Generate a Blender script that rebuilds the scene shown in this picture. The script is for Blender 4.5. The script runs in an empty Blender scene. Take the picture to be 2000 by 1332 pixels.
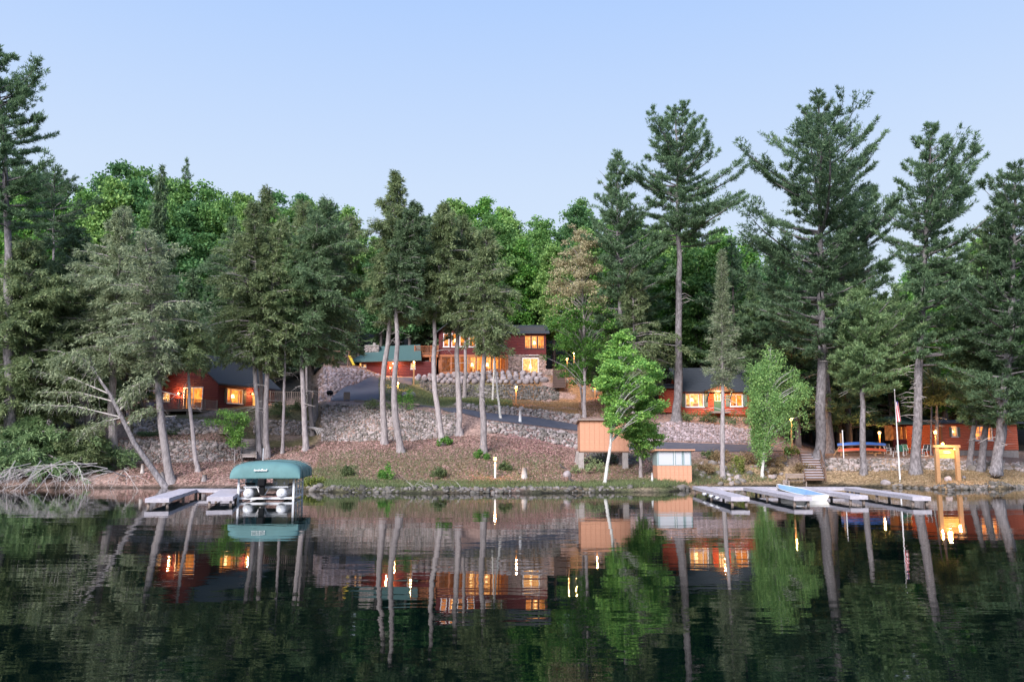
import bpy, math, random
import numpy as np
from mathutils import Vector, Matrix, Euler
R = math.radians
rng = np.random.default_rng(7)
random.seed(7)
C = bpy.context.scene.collection

# ------------------------------------------------------------------ camera, sky, sun, exposure
F, CX, CY, HZ, CH = 1600.0, 1000.0, 666.0, 878.0, 2.9
TH = math.atan((HZ - CY) / F)
cam_d = bpy.data.cameras.new('camera'); cam = bpy.data.objects.new('camera', cam_d); C.objects.link(cam)
cam_d.sensor_width = 36; cam_d.lens = 36 * F / 2000; cam_d.clip_end = 3000; cam_d.clip_start = .1
cam.location = (0, 0, CH); cam.rotation_euler = (R(90) + TH, 0, 0)
bpy.context.scene.camera = cam
SUN_EL, SUN_AZ = R(31), R(205)          # azimuth clockwise from +Y: behind the camera, a little to the left
w = bpy.data.worlds.new('World'); bpy.context.scene.world = w; w.use_nodes = True
nt = w.node_tree; nt.nodes.clear()
# clear dusk sky: pale at the horizon, lavender blue higher up, the same all round
tcw = nt.nodes.new('ShaderNodeTexCoord'); sxz = nt.nodes.new('ShaderNodeSeparateXYZ'); rmp = nt.nodes.new('ShaderNodeValToRGB')
for k_, (p_, c_) in enumerate(((0., (.35, .385, .425)), (.12, (.335, .385, .44)), (.31, (.282, .345, .445)), (.5, (.202, .286, .45)), (1., (.13, .22, .42)))):
    e_ = rmp.color_ramp.elements[k_] if k_ < 2 else rmp.color_ramp.elements.new(p_)
    e_.position = p_; e_.color = (*c_, 1)
bg = nt.nodes.new('ShaderNodeBackground'); bg.inputs[1].default_value = 1.0
wo = nt.nodes.new('ShaderNodeOutputWorld')
nt.links.new(tcw.outputs['Generated'], sxz.inputs[0]); nt.links.new(sxz.outputs[2], rmp.inputs[0]); nt.links.new(rmp.outputs[0], bg.inputs[0]); nt.links.new(bg.outputs[0], wo.inputs[0])
sd = bpy.data.lights.new('sun', 'SUN'); sd.energy = 2.9; sd.angle = R(30); sd.color = (1, .95, .92)
sun = bpy.data.objects.new('sun', sd); C.objects.link(sun)
sv = Vector((math.sin(SUN_AZ) * math.cos(SUN_EL), math.cos(SUN_AZ) * math.cos(SUN_EL), math.sin(SUN_EL)))
sun.rotation_euler = sv.to_track_quat('Z', 'Y').to_euler()
vs = bpy.context.scene.view_settings; vs.view_transform = 'Standard'; vs.look = 'None'; vs.gamma = 1; vs.exposure = 1.15
vs.use_curve_mapping = False
cy = bpy.context.scene.cycles
cy.max_bounces = 6; cy.diffuse_bounces = 2; cy.glossy_bounces = 3; cy.transmission_bounces = 3; cy.transparent_max_bounces = 6
cy.use_denoising = True

# ------------------------------------------------------------------ picture <-> place
CT, ST = math.cos(TH), math.sin(TH)
def at(px, py, Y):
    a, b = (px - CX) / F, (py - CY) / F
    t = Y / (CT + b * ST)
    return Vector((t * a, Y, CH + t * (ST - b * CT)))
def proj(p):
    d = p[1] * CT + (p[2] - CH) * ST
    return CX + F * p[0] / d, CY - F * (-p[1] * ST + (p[2] - CH) * CT) / d
def onplane(px, py, z):
    a, b = (px - CX) / F, (py - CY) / F
    t = (z - CH) / (ST - b * CT)
    return Vector((t * a, t * (CT + b * ST), z))

# ------------------------------------------------------------------ materials
def mat(name, col, rough=.8, col2=None, scale=3., detail=4, island=0., bump=0., objvar=0., metal=0., stretch=None,
        emit=None, estr=0., trans=0., spec=.3, contrast=(.35, .65)):
    m = bpy.data.materials.new(name); m.use_nodes = True; n = m.node_tree; N = n.nodes; L = n.links
    p = N['Principled BSDF']; p.inputs['Roughness'].default_value = rough; p.inputs['Metallic'].default_value = metal
    p.inputs['Specular IOR Level'].default_value = spec
    c = None
    rgb = N.new('ShaderNodeRGB'); rgb.outputs[0].default_value = (*col, 1); c = rgb.outputs[0]
    nz = None
    if col2 or bump:
        tc = N.new('ShaderNodeTexCoord'); src = tc.outputs['Object']
        if stretch:
            mp = N.new('ShaderNodeMapping'); mp.inputs['Scale'].default_value = stretch; L.new(src, mp.inputs[0]); src = mp.outputs[0]
        nz = N.new('ShaderNodeTexNoise'); nz.inputs['Scale'].default_value = scale; nz.inputs['Detail'].default_value = detail
        nz.inputs['Roughness'].default_value = .65
        L.new(src, nz.inputs['Vector'])
    if col2:
        mr = N.new('ShaderNodeMapRange'); mr.inputs[1].default_value, mr.inputs[2].default_value = contrast
        L.new(nz.outputs[0], mr.inputs[0])
        mx = N.new('ShaderNodeMix'); mx.data_type = 'RGBA'; L.new(mr.outputs[0], mx.inputs[0]); L.new(c, mx.inputs[6])
        mx.inputs[7].default_value = (*col2, 1); c = mx.outputs[2]
    for amt, kind in ((island, 'i'), (objvar, 'o')):
        if amt:
            g = N.new('ShaderNodeNewGeometry' if kind == 'i' else 'ShaderNodeObjectInfo')
            src = g.outputs['Random Per Island'] if kind == 'i' else g.outputs['Random']
            mr = N.new('ShaderNodeMapRange'); mr.inputs[3].default_value = 1 - amt; mr.inputs[4].default_value = 1 + amt
            L.new(src, mr.inputs[0])
            hs = N.new('ShaderNodeHueSaturation'); L.new(c, hs.inputs['Color']); L.new(mr.outputs[0], hs.inputs['Value']); c = hs.outputs[0]
            if kind == 'i':
                mh = N.new('ShaderNodeMapRange'); mh.inputs[3].default_value = .5 + amt * .06; mh.inputs[4].default_value = .5 - amt * .06
                L.new(src, mh.inputs[0]); L.new(mh.outputs[0], hs.inputs['Hue'])
    L.new(c, p.inputs['Base Color'])
    if bump:
        b = N.new('ShaderNodeBump'); b.inputs['Strength'].default_value = bump; b.inputs['Distance'].default_value = .05
        L.new(nz.outputs[0], b.inputs['Height']); L.new(b.outputs[0], p.inputs['Normal'])
    if emit:
        p.inputs['Emission Color'].default_value = (*emit, 1); p.inputs['Emission Strength'].default_value = estr
    if trans:
        t = N.new('ShaderNodeBsdfTranslucent'); L.new(c, t.inputs[0]); ms = N.new('ShaderNodeMixShader'); ms.inputs[0].default_value = trans
        L.new(p.outputs[0], ms.inputs[1]); L.new(t.outputs[0], ms.inputs[2]); L.new(ms.outputs[0], N['Material Output'].inputs[0])
    return m
M = {}
def leafmat(k, col, isl=.4, **kw): M[k] = mat(k, col, .6, island=isl, objvar=.15, trans=.35, **kw)
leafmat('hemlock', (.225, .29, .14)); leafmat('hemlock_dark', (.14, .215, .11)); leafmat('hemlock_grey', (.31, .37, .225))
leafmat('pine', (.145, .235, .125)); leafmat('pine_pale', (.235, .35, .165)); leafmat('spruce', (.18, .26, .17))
leafmat('maple', (.13, .30, .06)); leafmat('maple_low', (.22, .42, .10)); leafmat('birch', (.21, .37, .12))
leafmat('oak', (.16, .31, .09)); leafmat('oak_pale', (.24, .40, .12)); leafmat('oak_dark', (.11, .24, .09))
leafmat('tan_leaf', (.52, .46, .28), .2); leafmat('yellow_leaf', (.20, .24, .06)); leafmat('shrub', (.12, .165, .07)); leafmat('grass', (.16, .20, .09), .4)
leafmat('dry_grass', (.30, .22, .12), .35)
leafmat('litter', (.43, .295, .25), .65)
M['bark'] = mat('bark', (.40, .355, .36), .95, (.22, .19, .195), 9, 5, bump=.9, stretch=(1, 1, .25), objvar=.2)
M['bark_dark'] = mat('bark_dark', (.12, .10, .10), .95, (.06, .05, .05), 6, bump=.6, stretch=(1, 1, .3))
M['bark_pine'] = mat('bark_pine', (.27, .245, .26), .95, (.10, .09, .095), 7, 5, bump=1., objvar=.15, stretch=(1, 1, .4))
M['bark_birch'] = mat('bark_birch', (.62, .60, .58), .8, (.25, .22, .2), 5, 4, stretch=(1, 1, 2.2), contrast=(.5, .72))
M['deadwood'] = mat('deadwood', (.56, .51, .50), .9, (.36, .32, .31), 5)
M['stone'] = mat('stone', (.37, .32, .315), .9, (.20, .17, .155), 3, island=.55)
M['stone_pink'] = mat('stone_pink', (.37, .30, .32), .9, (.22, .175, .18), 3, island=.45)
M['stone_dark'] = mat('stone_dark', (.19, .17, .165), .9, (.09, .085, .07), 2, island=.5)
M['boulder'] = mat('boulder', (.37, .32, .33), .95, (.22, .19, .20), 1.3, 6, objvar=.25, bump=.5)
M['asphalt'] = mat('asphalt', (.085, .088, .12), .85, (.12, .118, .145), 1.2, 8, bump=.3)
M['gravel'] = mat('gravel', (.26, .22, .2), .95, (.15, .12, .1), 12, 4)

def matlink(o, m): o.data.materials.append(m)

# ------------------------------------------------------------------ mesh helpers
def mesh_np(name, V, T):
    me = bpy.data.meshes.new(name); V = np.asarray(V, np.float32); T = np.asarray(T, np.int32)
    k = T.shape[1]
    me.vertices.add(len(V)); me.vertices.foreach_set('co', V.ravel())
    me.loops.add(len(T) * k); me.loops.foreach_set('vertex_index', T.ravel())
    me.polygons.add(len(T)); me.polygons.foreach_set('loop_start', np.arange(0, len(T) * k, k, dtype=np.int32))
    me.update(calc_edges=True)
    return me
def obj(name, me, m=None, parent=None, smooth=False):
    if m is not None and not me.materials: me.materials.append(m if not isinstance(m, str) else M[m])
    o = bpy.data.objects.new(name, me); C.objects.link(o)
    if parent is not None: o.parent = parent
    if smooth and len(me.polygons): me.polygons.foreach_set('use_smooth', [True] * len(me.polygons))
    return o
def tag(o, label=None, cat=None, group=None, kind=None):
    if label: o['label'] = label
    if cat: o['category'] = cat
    if group: o['group'] = group
    if kind: o['kind'] = kind
    return o
def thing(name, label, cat, loc=(0, 0, 0), rz=0, group=None):
    o = bpy.data.objects.new(name, None); C.objects.link(o); o.location = loc; o.rotation_euler = (0, 0, rz)
    o.empty_display_size = .3
    return tag(o, label, cat, group)
class MB:
    """collects quads and triangles"""
    def __init__(s): s.v = []; s.f = []
    def add(s, vs, fs):
        n = len(s.v); s.v += [tuple(v) for v in vs]; s.f += [tuple(i + n for i in f) for f in fs]; return s
    def box(s, x0, x1, y0, y1, z0, z1, mt=None):
        v = [(x, y, z) for z in (z0, z1) for y in (y0, y1) for x in (x0, x1)]
        if mt is not None: v = [mt @ Vector(q) for q in v]
        return s.add(v, [(0, 2, 3, 1), (4, 5, 7, 6), (0, 1, 5, 4), (2, 6, 7, 3), (0, 4, 6, 2), (1, 3, 7, 5)])
    def bar(s, a, b, w, h=None):
        a, b = Vector(a), Vector(b); h = h or w; d = b - a; L = d.length
        q = d.to_track_quat('Z', 'Y').to_matrix().to_4x4(); return s.box(-w/2, w/2, -h/2, h/2, 0, L, Matrix.Translation(a) @ q)
    def tube(s, pts, rad, n=8, cap=True):
        pts = [Vector(p) for p in pts]; rad = rad if hasattr(rad, '__len__') else [rad] * len(pts)
        base = len(s.v); ref = Vector((0, 0, 1))
        for i, p in enumerate(pts):
            d = (pts[min(i + 1, len(pts) - 1)] - pts[max(i - 1, 0)]).normalized()
            u = d.cross(ref if abs(d.z) < .95 else Vector((1, 0, 0))).normalized(); v = d.cross(u)
            for k in range(n):
                a = 2 * math.pi * k / n; s.v.append(tuple(p + (u * math.cos(a) + v * math.sin(a)) * rad[i]))
        for i in range(len(pts) - 1):
            for k in range(n):
                a = base + i * n + k; b = base + i * n + (k + 1) % n; s.f.append((a, b, b + n, a + n))
        if cap:
            s.f.append(tuple(base + k for k in range(n))); s.f.append(tuple(base + (len(pts) - 1) * n + n - 1 - k for k in range(n)))
        return s
    def prism(s, poly, y0, y1, mt=None):
        """polygon in x,z pushed from y0 to y1"""
        n = len(poly); v = [Vector((x, y0, z)) for x, z in poly] + [Vector((x, y1, z)) for x, z in poly]
        if mt is not None: v = [mt @ q for q in v]
        return s.add(v, [tuple(range(n)), tuple(range(2 * n - 1, n - 1, -1))] + [(i, i + n, (i + 1) % n + n, (i + 1) % n) for i in range(n)])
    def build(s, name, m, parent=None, smooth=False):
        me = bpy.data.meshes.new(name); me.from_pydata(s.v, [], s.f); me.update()
        return obj(name, me, m, parent, smooth)

# ------------------------------------------------------------------ the lie of the land: per picture column, (distance, picture height) knots
COLS = {
 -400: (952, [(66,935),(72,905),(80,870),(88,845),(100,820),(115,790),(135,760),(165,640),(200,600),(420,640)]),
 0:   (952, [(66,935),(71,905),(80,870),(88,845),(100,815),(115,780),(135,745),(165,640),(200,600),(420,640)]),
 230: (952, [(65,935),(70,908),(73.5,862),(76,852),(79,830),(88,815),(100,800),(115,770),(135,740),(165,640),(200,600),(420,640)]),
 300: (952, [(65,935),(70,906),(73,858),(75,850),(78,815),(80,812),(88,800),(100,785),(115,765),(135,735),(165,640),(200,600),(420,640)]),
 420: (953, [(65,932),(70,903),(73,862),(75,848),(78,822),(80,812),(84,800),(100,775),(115,755),(135,730),(165,640),(200,600),(420,640)]),
 495: (955, [(64,938),(70,910),(76,872),(79,850),(81,814),(84,797),(92,790),(100,775),(115,748),(135,718),(165,640),(200,600),(420,640)]),
 615: (960, [(60,947),(70,900),(76,864),(79,850),(81.5,822),(85,792),(92,786),(100,765),(115,730),(135,702),(165,640),(200,600),(420,640)]),
 632: (960, [(60,947),(70,897),(76,862),(78,838),(82,791),(85,786),(89,783),(96,752),(104,717),(112,713),(135,692),(165,640),(200,600),(420,640)]),
 660: (961, [(60,948),(70,893),(76,862),(78,838),(82,790),(85,784),(91,775),(97,748),(104,717),(112,712),(135,690),(165,640),(200,600),(420,640)]),
 700: (961, [(60,948),(70,892),(76,862),(78,838),(82,790),(85,784),(93,765),(99,752),(106,722),(113,714),(135,690),(165,640),(200,600),(420,640)]),
 745: (962, [(60,950),(70,890),(76,860),(78,838),(82,791),(85,785),(98,753),(106,738),(112,736),(118,718),(135,690),(165,640),(200,600),(420,640)]),
 800: (963, [(60,951),(70,893),(76,862),(78,840),(82,796),(85,790),(98,765),(106,752),(112,737),(119,734),(135,700),(165,640),(200,600),(420,640)]),
 860: (963, [(60,952),(70,893),(76,857),(78,838),(82,800),(85,795),(98,782),(107,777),(110,754),(113,732),(122,728),(140,700),(165,640),(200,600),(420,640)]),
 895: (963, [(60,952),(70,890),(76,852),(78,832),(80,806),(83.5,797),(85.5,788),(98,783),(107,778),(110,755),(113,730),(122,727),(140,700),(165,640),(200,600),(420,640)]),
 950: (963, [(60,952),(70,890),(76,850),(78,828),(80,820),(83.5,806),(85.5,793),(98,785),(107,780),(110,755),(113,728),(122,726),(140,700),(165,640),(200,600),(420,640)]),
 1050:(963, [(60,952),(70,900),(76,862),(78,840),(80,832),(83.5,816),(85.5,800),(98,790),(107,784),(110,756),(113,729),(122,727),(140,700),(165,650),(200,610),(420,640)]),
 1130:(962, [(60,951),(70,908),(76,882),(78,858),(80,842),(83.5,830),(85.5,812),(98,793),(107,786),(110,762),(114,740),(122,726),(140,705),(165,650),(200,610),(420,640)]),
 1230:(961, [(60,946),(65,925),(71,905),(76,880),(79,874),(82,860),(85.5,826),(90,805),(100,780),(120,745),(140,722),(165,670),(200,620),(420,650)]),
 1300:(961, [(60,944),(65,925),(70.5,898),(75,880),(79,864),(84,826),(86,818),(90,802),(100,792),(120,765),(140,735),(165,680),(200,630),(420,650)]),
 1350:(957, [(61,943),(65,928),(70.5,895),(75,882),(79,866),(84,828),(86,816),(90,803),(97,801),(115,780),(140,745),(165,690),(200,640),(420,650)]),
 1470:(950, [(66.5,937),(69,916),(71.5,890),(75,883),(79,869),(84,838),(87,816),(90,805),(97,803),(115,790),(140,762),(165,700),(200,640),(420,650)]),
 1540:(948, [(67.5,938),(69.5,916),(71.8,889),(76,882),(80,877),(84,868),(88,862),(97,855),(115,840),(140,800),(165,710),(200,650),(420,660)]),
 1600:(948, [(67.5,939),(70,920),(72.3,894),(76,889),(85,883),(97,873),(115,845),(140,780),(165,715),(200,660),(420,670)]),
 1750:(952, [(64.5,940),(69,920),(71.3,894),(76,889),(85,884),(97,873),(115,845),(140,780),(165,715),(200,660),(420,670)]),
 1850:(957, [(61,946),(68,919),(70.5,896),(75,890),(85,887),(97,876),(115,845),(140,780),(165,715),(200,660),(420,670)]),
 1950:(955, [(62,945),(67,925),(70,908),(74,895),(85,888),(97,876),(115,845),(140,780),(165,715),(200,660),(420,670)]),
 2050:(950, [(66,940),(70,922),(75,905),(80,895),(90,888),(100,876),(115,845),(140,780),(165,715),(200,660),(420,670)]),
 2400:(950, [(66,940),(70,922),(75,905),(80,895),(90,888),(100,876),(115,845),(140,780),(165,715),(200,660),(420,670)]),
}
CPX = np.array(sorted(COLS))
YG = np.concatenate([np.arange(30, 124, .5), np.arange(124, 200, 4), np.arange(200, 430, 20)])
ZT = []
for c in CPX:
    wl, kn = COLS[c]; yw = onplane(c, wl, 0).y
    ys = [0, yw - 8, yw - .25, yw + .35]; zs = [-4, -2.2, -.1, .32]
    for Y, py in kn:
        z = at(c, py, Y).z
        if Y > yw + .6: ys.append(Y); zs.append(z)
    ZT.append(np.interp(YG, ys, zs))
ZT = np.array(ZT)
def vnoise(x, y, s, seed=0):
    x = np.asarray(x) / s; y = np.asarray(y) / s; xi = np.floor(x).astype(int); yi = np.floor(y).astype(int); fx = x - xi; fy = y - yi
    def h(a, b):
        v = np.sin(a * 127.1 + b * 311.7 + seed * 74.7) * 43758.5453; return v - np.floor(v)
    fx = fx * fx * (3 - 2 * fx); fy = fy * fy * (3 - 2 * fy)
    return (h(xi, yi) * (1 - fx) + h(xi + 1, yi) * fx) * (1 - fy) + (h(xi, yi + 1) * (1 - fx) + h(xi + 1, yi + 1) * fx) * fy
def zcol(px, Y):
    px = np.clip(px, CPX[0], CPX[-1]); i = np.clip(np.searchsorted(CPX, px) - 1, 0, len(CPX) - 2)
    t = (px - CPX[i]) / (CPX[i + 1] - CPX[i]); j = np.clip(np.searchsorted(YG, Y) - 1, 0, len(YG) - 2)
    u = np.clip((Y - YG[j]) / (YG[j + 1] - YG[j]), 0, 1)
    return (ZT[i, j] * (1 - u) + ZT[i, j + 1] * u) * (1 - t) + (ZT[i + 1, j] * (1 - u) + ZT[i + 1, j + 1] * u) * t
def ground(X, Y):
    """height of the ground; X, Y may be arrays"""
    X = np.asarray(X, float); Y = np.asarray(Y, float); Z = np.zeros_like(Y)
    for _ in range(4): Z = zcol(CX + F * X / (Y * CT + (Z - CH) * ST), Y)
    return Z
def hit(px, py, y0=55, y1=150):
    """the place on the ground seen at this picture point"""
    prev = None
    for Y in np.arange(y0, y1, .1):
        z = float(zcol(px, Y)); p = at(px, py, Y)
        if z >= p.z: return Vector((p.x, Y, z))
    Y = y0; return at(px, py, 80)
def gpx(px, Y):
    z = float(zcol(px, Y)); d = Y * CT + (z - CH) * ST
    return Vector(((px - CX) / F * d, Y, z))

# terrain mesh with a ground-cover attribute
xs = np.concatenate([np.linspace(-400, 2400, 340)])
V = []; cov = []
GX, GY = np.meshgrid(xs, YG, indexing='ij')
GZ = zcol(GX, GY)
D = GY * CT + (GZ - CH) * ST; WX = (GX - CX) / F * D
bumpy = (vnoise(WX, GY, 1.1) - .5) * .16 + (vnoise(WX, GY, .5, 3) - .5) * .08
roadish = ((GX > 620) & (GX < 790) & (GY > 84) & (GY < 116)) | ((GY > 79.5) & (GY < 84.5) & (GX > 880) & (GX < 1180)) | ((GY > 74.5) & (GY < 79.5) & (GX > 1180) & (GX < 1610))
GZ2 = GZ + np.where(roadish | (GZ < .1), 0, bumpy)
V = np.stack([WX, GY, GZ2], -1).reshape(-1, 3)
ni, nj = GX.shape
I = np.arange(ni * nj).reshape(ni, nj)
Q = np.stack([I[:-1, :-1], I[1:, :-1], I[1:, 1:], I[:-1, 1:]], -1).reshape(-1, 4)
me = mesh_np('ground', V, Q)
n1 = vnoise(WX, GY, 2.3, 5); n2 = vnoise(WX, GY, .9, 9)
# colour of the ground cover itself: russet leaf litter, turf, tan dry grass, black forest mould
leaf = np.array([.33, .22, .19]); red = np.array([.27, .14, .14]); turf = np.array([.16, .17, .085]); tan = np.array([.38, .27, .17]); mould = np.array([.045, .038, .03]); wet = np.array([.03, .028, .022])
c = np.broadcast_to(leaf, GX.shape + (3,)).copy()
def blend(mask, col):
    global c
    m = np.clip(mask, 0, 1)[..., None]; c = c * (1 - m) + col * m
def band(a, lo, hi, s): return np.clip((a - lo) / s, 0, 1) * np.clip((hi - a) / s, 0, 1)
blend(band(GX, 950, 1300, 60) * band(GY, 62, 80, 4) * .8, red)
blend((GY > 86) * 1. * band(GX, 880, 1200, 20) * (n1 > .3), np.array([.27, .15, .08]))
blend(band(GX, 740, 1000, 30) * band(GY, 83, 112, 2) * .9, turf)
blend(band(GX, 560, 1420, 80) * band(GY, 50, 62.5, 2.5) * np.clip(n1 * 2.2 - .35, 0, 1), turf)
blend(band(GX, 600, 1150, 60) * band(GY, 58, 72, 4) * np.clip(n1 * 2.5 - .9, 0, 1) * .8, np.array([.30, .25, .16]))
blend(band(GX, 600, 1100, 80) * band(GY, 58, 73, 3) * np.clip(n2 * 3 - 1.7, 0, 1) * .8, turf)
blend(band(GX, 1330, 2500, 60) * band(GY, 55, 72, 3), tan)
blend(band(GX, 1330, 2500, 60) * band(GY, 55, 67, 2) * np.clip(n1 * 3 - 1.4, 0, 1) * .7, turf)
blend(band(GX, 1560, 2500, 30) * band(GY, 71, 92, 2), np.array([.22, .15, .12]))
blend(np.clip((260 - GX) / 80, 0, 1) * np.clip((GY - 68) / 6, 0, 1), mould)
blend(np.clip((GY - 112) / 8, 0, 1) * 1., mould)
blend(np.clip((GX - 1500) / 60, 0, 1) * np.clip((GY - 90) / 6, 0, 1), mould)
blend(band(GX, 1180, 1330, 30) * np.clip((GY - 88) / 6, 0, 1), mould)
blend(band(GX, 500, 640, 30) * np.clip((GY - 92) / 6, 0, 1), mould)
blend(band(GX, 230, 640, 30) * band(GY, 72.5, 90, 1.5) * np.clip(n1 * 2 + .2, 0, 1) * .9, np.array([.13, .115, .05]))
blend(band(GX, 560, 1300, 60) * band(GY, 57, 61.5, 1.2) * .7, np.array([.22, .20, .11]))
blend(np.clip((.28 - GZ) / .2, 0, 1), wet)
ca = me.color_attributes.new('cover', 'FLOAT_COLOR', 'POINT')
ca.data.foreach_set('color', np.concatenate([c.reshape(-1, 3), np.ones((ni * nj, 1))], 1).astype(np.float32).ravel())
mg = bpy.data.materials.new('ground_cover'); mg.use_nodes = True; N = mg.node_tree.nodes; L = mg.node_tree.links; P = N['Principled BSDF']
P.inputs['Roughness'].default_value = .95; P.inputs['Specular IOR Level'].default_value = .1
at_ = N.new('ShaderNodeAttribute'); at_.attribute_name = 'cover'
tc = N.new('ShaderNodeTexCoord'); nz = N.new('ShaderNodeTexNoise'); nz.inputs['Scale'].default_value = 5; nz.inputs['Detail'].default_value = 8; nz.inputs['Roughness'].default_value = .8
vo = N.new('ShaderNodeTexVoronoi'); vo.inputs['Scale'].default_value = 7
L.new(tc.outputs['Object'], nz.inputs[0]); L.new(tc.outputs['Object'], vo.inputs[0])
mr = N.new('ShaderNodeMapRange'); mr.inputs[1].default_value = .3; mr.inputs[2].default_value = .7; mr.inputs[3].default_value = .45; mr.inputs[4].default_value = 1.5
L.new(nz.outputs[0], mr.inputs[0])
sx = N.new('ShaderNodeSeparateColor'); L.new(vo.outputs['Color'], sx.inputs[0])
m2 = N.new('ShaderNodeMapRange'); m2.inputs[3].default_value = .6; m2.inputs[4].default_value = 1.4; L.new(sx.outputs[0], m2.inputs[0])
mm = N.new('ShaderNodeMath'); mm.operation = 'MULTIPLY'; L.new(mr.outputs[0], mm.inputs[0]); L.new(m2.outputs[0], mm.inputs[1])
hs = N.new('ShaderNodeHueSaturation'); L.new(at_.outputs[0], hs.inputs['Color']); L.new(mm.outputs[0], hs.inputs['Value']); L.new(hs.outputs[0], P.inputs['Base Color'])
bp = N.new('ShaderNodeBump'); bp.inputs['Strength'].default_value = .8; bp.inputs['Distance'].default_value = .08; L.new(nz.outputs[0], bp.inputs['Height']); L.new(bp.outputs[0], P.inputs['Normal'])
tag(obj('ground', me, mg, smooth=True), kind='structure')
# a floor under everything out to the horizon behind and beside
MB().add([(-1500, -400, -6), (1500, -400, -6), (1500, 30, -6), (-1500, 30, -6)], [(0, 1, 2, 3)]).build('lake_bed', 'stone_dark')['kind'] = 'structure'
fb = MB().add([(-2500, 425, 20), (2500, 425, 20), (2500, 2500, 30), (-2500, 2500, 30)], [(0, 1, 2, 3)]).build('far_ground', M['oak_dark']); fb['kind'] = 'structure'

# water
wm = bpy.data.materials.new('lake_water'); wm.use_nodes = True; N = wm.node_tree.nodes; L = wm.node_tree.links; P = N['Principled BSDF']
P.inputs['Base Color'].default_value = (.0006, .0040, .0036, 1); P.inputs['Roughness'].default_value = .015; P.inputs['IOR'].default_value = 1.33
P.inputs['Specular IOR Level'].default_value = .5; P.inputs['Specular Tint'].default_value = (.70, .91, .89, 1)
tc = N.new('ShaderNodeTexCoord')
hsum = None
for sc, st, am, det in (((.5, 1.6, 1), 1.0, 1.0, 2), ((.12, .5, 1), 1., 2.0, 1), ((2.5, 5., 1), 1., .18, 2)):
    mp = N.new('ShaderNodeMapping'); mp.inputs['Scale'].default_value = sc; mp.inputs['Rotation'].default_value = (0, 0, R(8 * len(str(sc)) % 17)); L.new(tc.outputs['Object'], mp.inputs[0])
    nz = N.new('ShaderNodeTexNoise'); nz.inputs['Scale'].default_value = st; nz.inputs['Detail'].default_value = det; L.new(mp.outputs[0], nz.inputs[0])
    mu = N.new('ShaderNodeMath'); mu.operation = 'MULTIPLY'; mu.inputs[1].default_value = am; L.new(nz.outputs[0], mu.inputs[0])
    if hsum is None: hsum = mu.outputs[0]
    else:
        ad = N.new('ShaderNodeMath'); ad.operation = 'ADD'; L.new(hsum, ad.inputs[0]); L.new(mu.outputs[0], ad.inputs[1]); hsum = ad.outputs[0]
bp = N.new('ShaderNodeBump'); bp.inputs['Strength'].default_value = 1.; bp.inputs['Distance'].default_value = .0038; L.new(hsum, bp.inputs['Height']); L.new(bp.outputs[0], P.inputs['Normal'])
MB().add([(-1500, -400, 0), (1500, -400, 0), (1500, 90, 0), (-1500, 90, 0)], [(0, 1, 2, 3)]).build('lake_water', wm)['kind'] = 'structure'

# roads
def strip(name, stations, m, lift=.05, nsub=14, nv=8):
    """stations: (px, Y near, Y far); sheet draped on the ground"""
    st = np.array(stations, float); n = nsub * (len(st) - 1) + 1; u = np.linspace(0, len(st) - 1, n)
    px = np.interp(u, range(len(st)), st[:, 0]); a = np.interp(u, range(len(st)), st[:, 1]); b = np.interp(u, range(len(st)), st[:, 2])
    V = []
    for k in range(nv + 1):
        Y = a + (b - a) * k / nv; z = zcol(px, Y); d = Y * CT + (z - CH) * ST; V.append(np.stack([(px - CX) / F * d, Y, z + lift], -1))
    V = np.stack(V, 1).reshape(-1, 3); I = np.arange(n * (nv + 1)).reshape(n, nv + 1)
    Q = np.stack([I[:-1, :-1], I[1:, :-1], I[1:, 1:], I[:-1, 1:]], -1).reshape(-1, 4)
    return tag(obj(name, mesh_np(name, V, Q), m), kind='structure')
strip('driveway', [(646, 86, 90), (665, 85.5, 94), (690, 85.5, 98), (715, 85.5, 102), (745, 87, 109), (765, 92, 111.5), (805, 107, 111.7)], M['asphalt'])
strip('paved_path', [(800, 84.6, 85.1), (835, 83.6, 84.6), (865, 81.8, 83.6), (895, 80.2, 83.3), (950, 80, 83.4), (1050, 80, 83.4), (1130, 80, 83.4), (1165, 78.5, 82.5), (1230, 76.5, 80.4), (1300, 75, 79), (1350, 75, 79), (1470, 75, 79), (1540, 76, 80), (1600, 77, 81)], M['asphalt'])

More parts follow.
